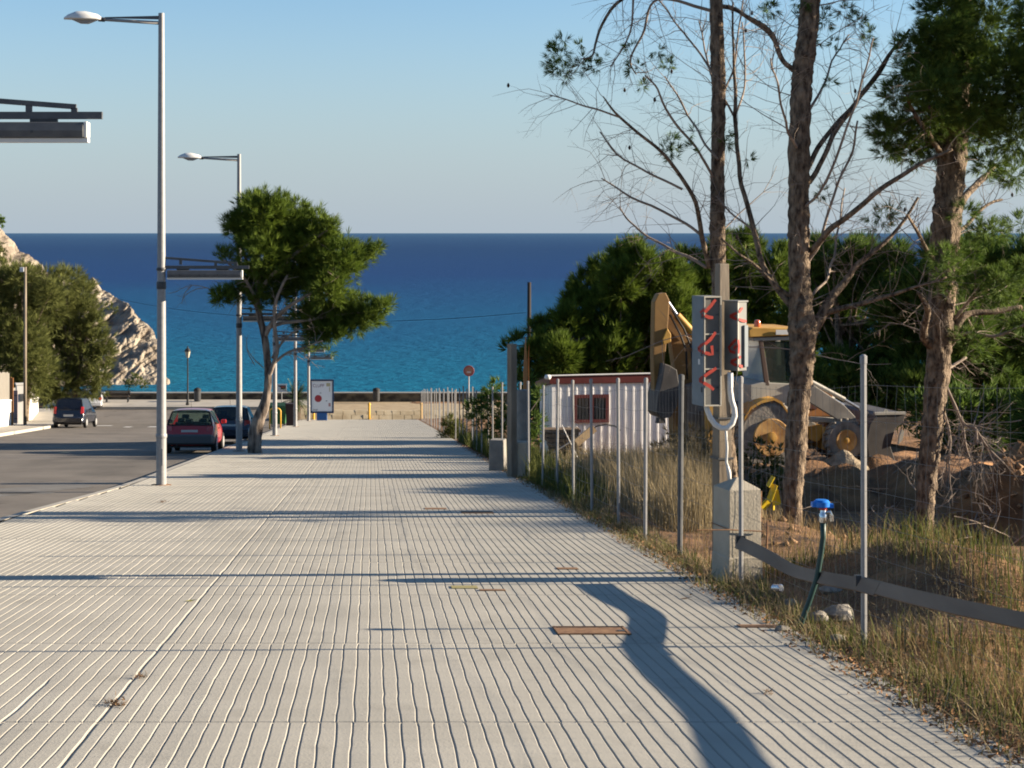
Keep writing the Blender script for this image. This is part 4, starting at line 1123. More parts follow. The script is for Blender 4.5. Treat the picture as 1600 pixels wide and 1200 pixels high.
def rubble():
    Y = 42.0; g = terr(5.0, Y)
    x = at(888, 0, Y).x
    t = thing('timber_stack', 'stack of old brown boards in front of the white hut', 'timber stack', (x, Y + .3, g - .05))
    mbw = M('old_brown_boards', (0.10, 0.062, 0.036), (0.20, 0.135, 0.08), scale=3, rough=.95)
    for k in range(6):
        b = MB(); b.box((rnd.uniform(-.08, .08) - .1, 0, .16 + .12 * k), (.86 + rnd.uniform(-.1, .1), .5, .075), rot=R(rnd.uniform(-7, 7))); b.build('board', mbw, t)
    for k in range(2):
        b = MB(); b.box((.22, -.28 + .1 * k, .42), (.09, .06, .8)); b.build('upright', mbw, t)
    t = thing('plank', 'pale sawn plank leaning on the stack of brown boards', 'plank', (at(905, 0, 41.5).x, 41.7, g))
    b = MB(); b.beam((-.05, 0, .45), (.42, .1, .82), .05, .2); b.build('plank', M('pale_pine_plank', (.40, .27, .15), (.48, .35, .2), scale=4, rough=.8), t)
    t = thing('steel_bar', 'thin pale bar lying slanted across the stack of boards', 'bar', (at(880, 0, 41.2).x, 41.2, g))
    b = MB(); b.tube([(-.35, 0, .22), (.3, .1, .6)], .018, 6); b.build('bar', m_steel, t)
    t = thing('steel_bar', 'grey bar leaning back steeply over the stack of boards', 'bar', (at(893, 0, 41.1).x, 41.1, g))
    b = MB(); b.tube([(.18, 0, .1), (-.22, .2, .95)], .016, 6); b.build('bar', m_steel, t)
    t = thing('hose', 'black hose curving out from the boards along the hut wall', 'hose', (at(925, 0, 43.5).x, 43.8, terr(6, 43.8)))
    b = MB(); b.tube([(-.1, 0, .5), (.15, 0, .82), (.4, .05, .86), (.65, .08, .82), (.8, .1, .7)], .02, 6); b.build('tube', m_black, t, smooth=True)
    t = thing('concrete_slab', 'dark grey concrete slab lying in front of the stack of boards', 'slab', (at(889, 0, 40.5).x, 40.5, g + .0))
    b = MB(); b.box((0, 0, .07), (.95, .6, .17), rot=R(3)); b.build('slab', m_greyc, t, bevel=.02)
rubble()

# ------------------------------------------------------------------ backhoe loader
def backhoe():
    Y = 36.0; Yn = 35.0                       # centre line and near side
    g = gz(Yn) + .26
    t = thing('backhoe_loader', 'muddy yellow backhoe loader with its rear boom folded up behind the fence', 'backhoe', (8.72, Y - .1, g), (0, 0, R(9)))
    org = Vector((8.8, Y, g))
    my = M('worn_yellow_paint', (0.44, 0.22, 0.035), (0.62, 0.36, 0.08), scale=2.2, rough=.6, contrast=1.3)
    mb = M('brown_boom_paint', (0.20, 0.105, 0.035), (0.34, 0.19, 0.06), scale=2.0, rough=.65)
    mg = M('machine_grey', (0.17, 0.155, 0.14), (0.26, 0.24, 0.215), scale=3, rough=.7)
    mc = M('cab_cream', (0.38, 0.36, 0.31), (0.48, 0.45, 0.39), scale=3, rough=.6)
    ms = M('bucket_steel', (0.050, 0.046, 0.045), (0.10, 0.09, 0.085), scale=3, rough=.6)
    mt = M('dusty_tyre', (0.16, 0.145, 0.125), (0.34, 0.305, 0.26), scale=5, rough=.95, bump=.01)
    mch = M('cylinder_rod', (.35, .37, .42), rough=.25, metal=.6)
    def L(px, py, Yq): return at(px, py, Yq) - org
    def plate(name, pts, Yq, th, mat, bev=.015, parent=None):
        b = MB(); b.prism([L(px, py, Yq) for px, py in pts], (0, th, 0)); return b.build(name, mat, parent or t, bevel=bev)
    cy = Y - .15
    plate('boom', [(1049, 700), (1046, 640), (1052, 580), (1044, 525), (1030, 492), (1022, 470), (1034, 462), (1044, 478), (1062, 505), (1078, 545), (1084, 590), (1078, 650), (1070, 702)], cy, .28, mb)
    plate('dipper_arm', [(1014, 470), (1020, 458), (1032, 456), (1038, 468), (1036, 500), (1032, 545), (1026, 612), (1014, 616), (1012, 560)], cy - .32, .24, mb)
    plate('dipper_plate', [(1026, 528), (1034, 510), (1040, 520), (1040, 532), (1028, 536)], cy - .36, .05, my)
    plate('bucket', [(1026, 565), (1034, 568), (1046, 575), (1050, 600), (1047, 630), (1036, 648), (1022, 650), (1013, 640), (1016, 615), (1022, 590)], cy - .62, .7, ms)
    for k in range(4):
        b = MB(); b.box(L(1015 + 5 * k, 652, cy - .55 + .12 * k), (.05, .12, .12), taper=.5); b.build('bucket_tooth', ms, t)
    b = MB(); b.tube([L(1034, 466, cy - .12), L(1054, 494, cy - .12)], .045, 10); b.build('ram_rod', mch, t, smooth=40)
    b = MB(); b.tube([L(1052, 491, cy - .12), L(1083, 524, cy - .12)], .085, 12); b.build('boom_ram', my, t, smooth=40)
    b = MB(); b.tube([L(1040, 490, cy - .2), L(1056, 520, cy - .22), L(1066, 545, cy - .2), L(1068, 590, cy - .18)], .022, 6); b.build('hydraulic_hose', m_black, t, smooth=True)
    b = MB(); b.tube([L(1044, 484, cy - .2), L(1062, 512, cy - .22), L(1074, 540, cy - .2), L(1080, 600, cy - .18)], .022, 6); b.build('hydraulic_hose', m_black, t, smooth=True)
    plate('kingpost', [(1066, 600), (1100, 590), (1106, 650), (1100, 700), (1068, 706)], cy - .2, .5, mg)
    plate('swing_bracket', [(1074, 520), (1088, 516), (1094, 560), (1088, 600), (1078, 590)], cy + .05, .25, mb)
    plate('stabiliser_leg', [(1090, 590), (1104, 588), (1108, 705), (1094, 708)], Yn + .05, .18, my)
    plate('chassis', [(1090, 640), (1170, 628), (1230, 640), (1275, 662), (1290, 690), (1200, 700), (1095, 700)], Yn + .45, 1.1, mg)
    # cab
    cabY = Yn + .28; cd = 1.5
    plate('cab_base', [(1166, 600), (1184, 596), (1248, 600), (1250, 632), (1166, 634)], cabY, cd, mc)
    plate('cab_roof', [(1162, 515), (1168, 511), (1254, 513), (1256, 523), (1164, 526)], cabY - .06, cd + .12, my)
    plate('roof_trim', [(1170, 526.5), (1250, 525), (1250, 531), (1170, 532)], cabY, cd, mc)
    b = MB(); b.box(L(1216, 518.5, cabY - .085), (.27, .015, .1)); b.build('number_plate', m_white, t)
    for px0, px1, q0, q1 in ((1180, 1186, 1190, 1197), (1240, 1246, 1244, 1250)):
        plate('cab_pillar', [(px0, 530), (px1, 530), (q1, 602), (q0, 602)], cabY, .07, M('brown_pillar', (.10, .06, .045), rough=.6), .008)
        plate('cab_pillar', [(px0 - 14, 530), (px1 - 14, 530), (q1 - 16, 602), (q0 - 16, 602)], cabY + cd - .1, .07, mc, .008)
    sg = plate('side_window', [(1188, 533), (1239, 533), (1244, 600), (1198, 600)], cabY + .03, .012, glass('cab_side_glass', (.03, .038, .035), .72), 0)
    b = MB(); a_, b_, c_, d_ = L(1183, 531, cabY + .05), L(1168, 531, cabY + cd - .1), L(1174, 600, cabY + cd - .1), L(1194, 600, cabY + .05)
    b.prism([a_, b_, c_, d_], (-.012, 0, 0)); b.build('rear_window', glass('cab_rear_glass', (.30, .36, .42), .85, .08), t)  # bluish sky reflection put into the rear glass colour
    b = MB(); b.box(L(1215, 588, Y), (.3, .5, .5)); b.box(L(1208, 572, Y), (.14, .48, .4)); b.build('seat', m_black, t, bevel=.04)
    b = MB(); b.tube([L(1225, 598, Y - .2), L(1229, 560, Y - .2)], .02, 6); b.build('control_lever', m_black, t)
    b = MB(); b.lathe([(.07, 0), (.07, .12), (.05, .17), (.01, .18)], c=L(1181, 512, Yn + .6), n=12); b.build('beacon', M('orange_beacon', (.65, .12, .01), rough=.15, spec=.7), t, smooth=40)
    # rear wheel and fender
    def wheel(px, py, r, wd, Yq, hub, rim):
        c = L(px, py, Yq); b = MB()
        b.lathe([(r * .55, 0), (r * .9, .0), (r, .06), (r, wd - .06), (r * .9, wd), (r * .55, wd)], c=c, n=28, axis='Y')
        for k in range(20):
            a = 2 * math.pi * k / 20
            m3 = Matrix.Rotation(-a, 3, 'Y')
            b.box(c + Vector((math.cos(a) * r, wd * .28, math.sin(a) * r)), (.06, wd * .5, .05), rot=m3 @ Matrix.Rotation(.5, 3, 'X'))
        w_ = b.build('wheel', mt, t, smooth=35)
        b = MB(); b.lathe([(r * .30, -.02), (r * .52, -.03), (r * .57, .03), (r * .56, .08)], c=c, n=24, axis='Y'); b.lathe([(.02, .04), (r * .50, .05), (r * .5, .06)], c=c, n=20, axis='Y'); b.build('rim', rim, w_, smooth=35)
        b = MB(); b.lathe([(r * .05, -.06), (r * .15, -.05), (r * .17, .04)], c=c, n=16, axis='Y'); b.build('hub', hub, w_, smooth=35)
    mru = M('rusty_rim', (0.34, 0.16, 0.05), (0.62, 0.38, 0.14), scale=6, rough=.8)
    wheel(1196, 682, .74, .42, Yn - .02, my, mru); wheel(1200, 678, .74, .42, Yn + 1.6, my, mru)
    wheel(1320, 689, .435, .30, Yn + .0, my, mru); wheel(1322, 686, .435, .30, Yn + 1.65, my, mru)
    fp = [L(px, py, Yn - .05) for px, py in ((1152, 650), (1162, 634), (1180, 624), (1200, 620), (1212, 626), (1222, 640), (1226, 656))]
    b = MB(); n = len(fp)
    vs = fp + [p + Vector((0, .5, 0)) for p in fp] + [p + Vector((0, 0, -.06)) for p in fp] + [p + Vector((0, .5, -.06)) for p in fp]
    b.add(vs, [(i, i + 1, n + i + 1, n + i) for i in range(n - 1)] + [(2 * n + i, 3 * n + i, 3 * n + i + 1, 2 * n + i + 1) for i in range(n - 1)] + [(2 * n + i, 2 * n + i + 1, i + 1, i) for i in range(n - 1)])
    b.build('fender', my, t, smooth=40)
    # engine hood, loader arms, front bucket
    plate('engine_hood', [(1248, 598), (1290, 606), (1304, 616), (1306, 652), (1250, 650)], Yn + .55, .9, M('orange_hood', (.30, .11, .03), (.42, .18, .05), scale=3, rough=.6))
    plate('grille', [(1250, 612), (1278, 616), (1278, 640), (1250, 636)], Yn + .53, .02, M('dark_red_grille', (.10, .03, .02), rough=.7), 0)
    for Yq in (Yn + .1, Yn + 1.5):
        plate('loader_arm', [(1258, 606), (1268, 602), (1318, 634), (1336, 652), (1348, 690), (1342, 706), (1330, 700), (1322, 672), (1306, 656), (1256, 626)], Yq, .12, mg)
        b = MB(); b.tube([L(1264, 655, Yq + .2), L(1306, 657, Yq + .2)], .06, 10); b.build('lift_ram', mc, t, smooth=40)
        b = MB(); b.tube([L(1260, 594, Yq + .15), L(1320, 625, Yq + .15)], .05, 10); b.build('tilt_ram', mc, t, smooth=40)
        b = MB(); b.tube([L(1318, 624, Yq + .15), L(1346, 640, Yq + .15)], .03, 8); b.build('ram_rod', mch, t, smooth=40)
        b = MB(); b.beam(L(1346, 638, Yq + .15), L(1376, 668, Yq + .15), .06, .1); b.build('tipping_link', mg, t)
    pb = [(1368, 650), (1376, 647), (1418, 648), (1414, 662), (1400, 672), (1392, 700), (1400, 722), (1408, 730), (1372, 732), (1356, 716), (1352, 690), (1358, 664)]
    plate('front_bucket', pb, Yn - .1, 2.3, ms, .01)
    plate('bucket_lip', [(1366, 646), (1418, 646), (1418, 650), (1366, 650)], Yn - .12, .08, mc, 0)
    b = MB(); b.lathe([(.05, 0), (.05, .05)], c=L(1386, 645, Yn), n=10, axis='Y'); b.build('lifting_eye', mc, t)
    plate('bucket_tooth', [(1411, 674), (1415, 676), (1412, 690), (1405, 697), (1407, 684)], Yn - .14, .06, mc, 0)
    plate('axle', [(1284, 668), (1306, 672), (1310, 700), (1288, 704)], Yn + .2, 1.4, my)
    plate('front_weight', [(1262, 668), (1284, 664), (1288, 680), (1276, 692), (1262, 686)], Yn + .3, 1.2, my)
backhoe()

def spoil():
    c = at(1322, 742, 34.6)
    V = []; F = []; n, m = 26, 10
    t = thing('spoil_heap', 'pale heap of dug earth under the front wheel of the backhoe', 'earth heap', (c.x, 34.8, terr(c.x, 34.8) - .1))
    b = MB()
    for i in range(m + 1):
        for k in range(n):
            a = 2 * math.pi * k / n; q = i / m; r = (1 - q) ** .8
            d = .18 * noise.noise((math.cos(a) * r * 3, math.sin(a) * r * 3, 3)) + .08 * noise.noise((math.cos(a) * r * 9, math.sin(a) * r * 9, q * 5))
            b.v.append((math.cos(a) * r * .62 * (1 + d), math.sin(a) * r * .6 * (1 + d), q * .52 + d * .5 * r))
    for i in range(m):
        for k in range(n): b.f.append((i * n + k, i * n + (k + 1) % n, (i + 1) * n + (k + 1) % n, (i + 1) * n + k)); b.mi.append(0)
    b.build('heap', M('pale_earth', (.20, .155, .105), (.38, .31, .22), scale=5, rough=.95, bump=.03, bscale=22, contrast=1.5), t, smooth=25)
spoil()

# ------------------------------------------------------------------ standpipe, rubbish, covers
def standpipe():
    Y = 12.5
    b0 = at(1251, 978, Y); t = thing('standpipe', 'dark green water pipe with a blue capped valve on its top', 'standpipe', (b0.x, Y, b0.z))
    P = [at(px, py, Y) - b0 for px, py in ((1249, 984), (1253, 970), (1266, 935), (1276, 905), (1282, 870), (1286, 840), (1286, 812))]
    b = MB(); b.tube(P, .021, 10); b.build('pipe', M('green_hose', (.018, .050, .045), (.03, .07, .06), scale=20, rough=.45), t, smooth=True)
    q = P[-1]
    b = MB(); b.lathe([(.026, -.02), (.03, .0), (.03, .04), (.022, .05), (.022, .085), (.03, .09)], c=q, n=12); b.tube([q + Vector((0, 0, .055)), q + Vector((.05, -.01, .06)), q + Vector((.062, -.01, .03)), q + Vector((.062, -.01, -.01))], .014, 8)
    b.build('valve', M('chrome', (.7, .7, .7), rough=.2, metal=.9), t, smooth=40)
    mbl = M('blue_plastic', (.01, .16, .62), (.02, .22, .75), scale=9, rough=.4)
    b = MB(); b.lathe([(.035, .09), (.058, .10), (.06, .135), (.045, .15), (.01, .152)], c=q + Vector((-.01, 0, 0)), n=14); b.box(q + Vector((-.055, 0, .115)), (.06, .05, .035)); b.box(q + Vector((.05, 0, .105)), (.05, .04, .03)); b.build('cap', mbl, t, smooth=40)
    b = MB(); b.lathe([(.031, .075), (.033, .09)], c=q, n=12); b.build('seal', m_red, t)
standpipe()

def small_things():
    p = at(1215, 919, 13.9)
    t = thing('drink_can', 'crushed silver drink can lying on the soil right of the pier', 'can', p, (R(80), 0, R(25)))
    b = MB(); b.lathe([(.026, -.05), (.033, -.045), (.031, -.01), (.034, .04), (.025, .05)], n=12); b.build('can', M('tin', (.7, .7, .72), rough=.25, metal=.8), t, smooth=30)
    # iron covers and drain slots let into the paving
    for px0, px1, py0, py1, lb, mt in ((874, 984, 980.5, 991.5, 'widest rusty iron cover in the paving, with a lifting notch', m_rust), (1157, 1232, 977, 981, 'thin dark rusty strip at the paving edge right of the tree shadow', m_rust),
                                       (706, 747, 916, 920, 'narrow yellowish strip just below the long shadow of the pier', M('yellow_lichen', (.30, .26, .10), (.36, .31, .14), scale=9)), (750, 790, 921.5, 923.5, 'thin reddish strip right of the yellowish one below the pier shadow', m_rust),
                                       (872, 904, 887.5, 890, 'short rusty strip between the long shadow lines', m_rust), (664, 698, 794, 796, 'left of the two thin rusty strips before the bush shadow', m_rust), (722, 772, 799.5, 802.5, 'right of the two thin rusty strips before the bush shadow', m_rust)):
        Y0 = 1.75 * FPX / (py1 - 615); Y1 = 1.75 * FPX / (py0 - 615)
        a = (px0 - 580) * Y0 / FPX; c = (px1 - 580) * Y0 / FPX; ym = (Y0 + Y1) / 2
        t = thing('iron_cover', lb, 'cover', ((a + c) / 2, ym, gz(ym) - .003), (-math.atan(SLOPE), 0, 0), group='rusty covers and strips in the paving')
        b = MB(); b.box((0, 0, .004), (c - a, Y1 - Y0, .012)); o = b.build('plate', mt, t)
        if px0 == 874:
            b = MB(); 
            for sx in (-1, 1): b.box((sx * (c - a) / 2, 0, .006), (.02, Y1 - Y0 + .04, .014))
            for sy in (-1, 1): b.box((0, sy * (Y1 - Y0) / 2, .006), (c - a - .022, .02, .014))
            b.build('rim', m_rust, t)
            b = MB(); b.box(((c - a) * .42, -.05, .012), (.05, .05, .006)); b.build('lifting_notch', m_dark, t)
    for i, (px, py, lb) in enumerate(((183, 1102, 'brown pine needle clump caught in the long paving joint at lower left'), (218, 1060, 'small needle clump at the jog of the paving joint'), (254, 785, 'dry needle clump just below the first lamp post'), (1200, 1084, 'dark fallen cone scale right of the tree shadow'))):
        Y = 1.75 * FPX / (py - 615); p = at(px, py, Y)
        n = (70, 26, 40, 14)[i]; rad = (.033, .018, .04, .012)[i]
        P = np.array(p)[None, :] + np.stack([nr.normal(0, rad * .8, n), nr.normal(0, rad * 1.6, n), nr.uniform(.002, .02, n)], 1)
        A = norm(np.stack([nr.normal(0, 1, n), nr.normal(0, 1, n), nr.uniform(.0, .35, n)], 1))
        V, T = needles(P, A, .035, K=3, spread=.3, width=.002)
        o = np_mesh('needle_clump', V, T, M('brown_needles', (.10, .045, .02), (.22, .13, .06), scale=4, island=True), None)
        tag(o, lb, 'plant debris', kind='stuff')
    for i, (px, py, lb) in enumerate(((1030, 865, None), (1072, 936, 'curled pale leaf on the paving right of the tree shadow'), (1034, 893, 'yellow green leaf on the paving left of the pier'), (298, 940, 'yellowish leaf on the paving left of the long joint'))):
        if not lb: continue
        Y = 1.75 * FPX / (py - 615); p = at(px, py, Y)
        b = MB(); 
        vs = [(-.055, 0, .004), (-.02, -.02, .010), (.02, -.022, .014), (.06, 0, .022), (.02, .02, .012), (-.02, .018, .008), (0, 0, .002)]
        b.add([Vector(v) + p for v in vs], [(0, 1, 6), (1, 2, 6), (2, 3, 6), (3, 4, 6), (4, 5, 6), (5, 0, 6)])
        o = b.build('leaf', M(('', 'pale_leaf', 'yellow_leaf', 'yellow_leaf')[i], ((0, 0, 0), (.35, .24, .16), (.40, .38, .08), (.4, .38, .08))[i], rough=.7)); tag(o, lb, 'leaf')
    # rebar stakes and a yellow rag behind the pier
    Yr = 17.0
    for px, lb in ((1186, 'rusty bar standing in the soil just right of the pier'), (1196, 'thinner rusty bar right of the other behind the board rail')):
        p = at(px, 905, Yr); t = thing('steel_stake', lb, 'stake', p)
        b = MB(); b.tube([(0, 0, -.1), (.02, 0, .9 if px < 1190 else .6)], .009, 6); b.build('bar', m_rust, t)
    p = at(1207, 778, 17.3)
    t = thing('yellow_rag', 'bright yellow plastic rag hanging in the twigs right of the pier', 'rag', p)
    my = M('yellow_plastic', (.50, .35, .01), (.62, .44, .02), scale=8, rough=.4)
    b = MB(); 
    for k, (x, z, w_, h, a) in enumerate(((-.02, .17, .05, .12, .5), (.0, .05, .06, .18, .35), (.045, 0, .08, .16, -.2), (-.06, -.08, .09, .1, .7), (.03, -.1, .03, .08, 0))):
        m3 = Matrix.Rotation(a, 3, 'Y') @ Matrix.Rotation(.5 * k - 1, 3, 'Z'); b.box((x, .02 * k, z), (w_, .012, h), rot=m3)
    b.build('rag', my, t)
small_things()

def stones():
    mt = M('grey_fieldstone', (.16, .14, .115), (.34, .31, .265), scale=7, rough=.95, bump=.012, bscale=28, contrast=1.4)
    data = [(1312, 965, .13, .08, 'largest grey stone beside the near fence post foot'), (1280, 968, .07, .05, 'pale stone left of the largest grey one'), (1236, 945, .06, .035, 'flat stone between the can and the green pipe'), (1298, 940, .10, .04, 'flat pale stone just above the largest grey stone'),
            (1222, 985, .05, .03, 'small stone by the paving edge below the can'), (1310, 1000, .06, .03, 'brown stone between the largest stone and the near post'), (1240, 722, .0, 0, '')]
    for k, (px, py, r, h, lb) in enumerate(data):
        if not lb: continue
        Y = 1.75 * FPX / (py - 615); p = at(px, py, Y); p.z = max(p.z, terr(p.x, Y)) + h * .3
        b = MB(); n, m = 10, 7
        for i in range(m + 1):
            for q in range(n):
                a = 2 * math.pi * q / n; f = -math.pi / 2 + math.pi * i / m
                v = Vector((math.cos(a) * math.cos(f), math.sin(a) * math.cos(f), math.sin(f)))
                d = 1 + .35 * noise.noise(v * 1.6 + Vector((k * 7, 0, 0)))
                b.v.append((v.x * r * d, v.y * r * d, v.z * h * d))
        for i in range(m):
            for q in range(n): b.f.append((i * n + q, i * n + (q + 1) % n, (i + 1) * n + (q + 1) % n, (i + 1) * n + q)); b.mi.append(0)
        o = b.build('stone', mt, None, smooth=30); o.location = p; tag(o, lb, 'stone', group='stones by the near fence post')
stones()

# ------------------------------------------------------------------ garden walls across the road
def left_walls():
    mw = M('white_render', (0.66, 0.63, 0.58), (0.74, 0.71, 0.66), scale=1.5, rough=.85, world=True)
    mcane = M('grey_cane_screen', (0.16, 0.145, 0.125), (0.25, 0.23, 0.20), scale=4, rough=.95, stretch=(6, 6, .4), world=True)
    mor = M('orange_wood', (0.36, 0.15, 0.05), (0.44, 0.20, 0.075), scale=3, rough=.6)
    def wall(a, c, h, nm, lb, cap=True, screen=0.0):
        a = Vector((*a, gz(a[1]))); c = Vector((*c, gz(c[1])))
        t = thing('garden_wall', lb, 'wall', a)
        d = (c - a); b = MB(); sd = Vector((-d.y, d.x, 0)).normalized() * .22
        if sd.x > 0: sd = -sd
        z0 = Vector((0, 0, -.4)); z1 = Vector((0, 0, h))
        b.prism([Vector((0, 0, 0)) + z0, d + z0, d + z1, z1], sd); b.build('wall', mw, t)
        if cap:
            b = MB(); o = -sd * .15; b.prism([o + z1, o + d + z1, o + d + z1 + Vector((0, 0, .07)), o + z1 + Vector((0, 0, .07))], sd * 1.3); b.build('coping', mw, t)
        if screen:
            n = int(d.length / .5)
            for k in range(n):
                p0 = d * (k / n); p1 = d * ((k + .94) / n); hh = screen * (1 + .07 * noise.noise((k * 1.7, h, 0)))
                b = MB(); b.prism([p0 + z1 + sd * .4, p1 + z1 + sd * .4, p1 + z1 + sd * .4 + Vector((0, 0, hh)), p0 + z1 + sd * .4 + Vector((0, 0, hh))], sd * .2); b.build('screen_panel', mcane, t)
        return t
    wall((-18.4, 70), (-19.8, 91.5), 1.35, 'w', 'white rendered garden wall with grey screen, nearest at the left picture edge', True, 1.55)
    wall((-20.9, 97.0), (-23.6, 118), 1.05, 'w', 'white rendered garden wall with grey cane screen under the tamarisk trees', True, 1.0)
    t = thing('gate_panel', 'tall orange brown wooden gate panel between the white walls', 'gate', (at(14, 660, 92).x, 92.2, gz(92)))
    for k in range(4):
        b = MB(); b.box((-.15 + .1 * k, 0, 1.3), (.094, .08, 2.7 - .06 * abs(k - 1.5))); b.build('board', mor, t)
    b = MB(); b.box((-.25, .0, 1.32), (.06, .16, 2.74)); b.build('gate_post', mor, t)
    t = thing('garden_gate', 'pinkish grey metal garden gate beside the orange panel', 'gate', (at(23, 660, 94).x, 94, gz(94)))
    mpk = M('pinkish_gate_paint', (.34, .25, .235), (.42, .32, .30), scale=3, rough=.7)
    b = MB(); b.box((0, 0, 1.0), (.34, .06, 1.85)); b.build('leaf', mpk, t)
    for z in (.35, 1.65):
        b = MB(); b.box((.08, -.04, z), (.18, .03, .05)); b.build('hinge', m_dark, t)
    p = at(31.5, 662, 95.5)
    t = thing('gate_pillar', 'white gate pillar with a dark letterbox', 'pillar', (p.x, 95.5, gz(95.5)), (0, 0, R(20)))
    b = MB(); b.box((0, 0, 1.12), (.46, .46, 2.3)); b.build('shaft', mw, t, bevel=.01)
    b = MB(); b.box((0, 0, 2.31), (.54, .54, .08)); b.build('capstone', mw, t)
    b = MB(); b.box((.05, -.25, 1.55), (.2, .08, .42)); b.build('letterbox', m_dark, t)
    Yp = 93.5; p = at(39, 660, Yp)
    t = thing('utility_pole', 'slim brown timber utility pole in front of the tamarisk trees', 'pole', (p.x, Yp, gz(Yp)))
    b = MB(); h = at(39, 417, Yp).z - gz(Yp); b.tube([(0, 0, -.2), (.02, 0, h)], [.10, .075], 10); b.build('shaft', m_wood, t, smooth=True)
    b = MB(); b.box((-.16, -.02, h - .15), (.24, .18, .26)); b.build('junction_box', m_white, t, bevel=.02)
left_walls()


# ------------------------------------------------------------------ trees
def rough_trunk(b, pts, rad, n=14, amp=.10, sub=6, fine=0):
    P, Rr = smooth_path(pts, rad, sub)
    i0 = len(b.v); b.tube(P, Rr, n)
    for k in range(len(P)):
        for q in range(n):
            v = Vector(b.v[i0 + k * n + q]); d = v - P[k]
            f = 0.0
            if fine:
                q3 = Vector((v.x * 24, v.y * 24, v.z * 7 + 3 * noise.noise(v * 6))); f = .16 * (abs(noise.noise(q3)) * 2.2 - .35) + .05 * noise.noise(v * 60)
            b.v[i0 + k * n + q] = tuple(P[k] + d * (1 + f + amp * noise.noise(v * 9) + amp * .8 * noise.noise(Vector((v.x * 3, v.y * 3, v.z * 1.2)))))
    return P

def twigs(b, path, r0, count, length, rs, n=4, droop=-.15, depth=1, side=None, tips=None):
    """spawn side twigs along a path"""
    for _ in range(count):
        i = rs.randrange(max(1, len(path) // 4), len(path) - 1)
        p = path[i]; d = (path[i + 1] - path[i - 1 if i else 0]).normalized()
        o = Vector((rs.gauss(0, 1), rs.gauss(0, 1), rs.gauss(0, 1))); o = (o - d * o.dot(d)).normalized()
        v = (d * rs.uniform(.4, 1.0) + o * rs.uniform(.5, 1.0)).normalized()
        ln = length * rs.uniform(.4, 1.1); pts = [p]; q = p.copy(); seg = 5
        for k in range(seg):
            v = (v + Vector((rs.gauss(0, .16), rs.gauss(0, .16), rs.gauss(0, .16) + droop * .25))).normalized()
            q = q + v * ln / seg; pts.append(q.copy())
        rr = r0 * rs.uniform(.5, 1)
        b.tube(pts, [rr * (1 - .75 * k / seg) for k in range(seg + 1)], n, cap=False)
        if tips is not None: tips.append((pts[-1], v))
        if depth > 1: twigs(b, pts, rr * .6, rs.randint(1, 3), ln * .5, rs, 3, droop, depth - 1, tips=tips)

def blobs_px(lst, Y, jit, rs, flat=1.0):
    s = Y / FPX; out = []
    for e in lst:
        px, py, r = e[:3]; wt = e[3] if len(e) > 3 else 1.0
        dy = rs.uniform(-jit, jit)
        c = at(px, py, Y + dy) if False else at(px, py, Y) + Vector((0, dy, 0))
        out.append((c, r * s, r * s, r * s * flat, wt))
    return out

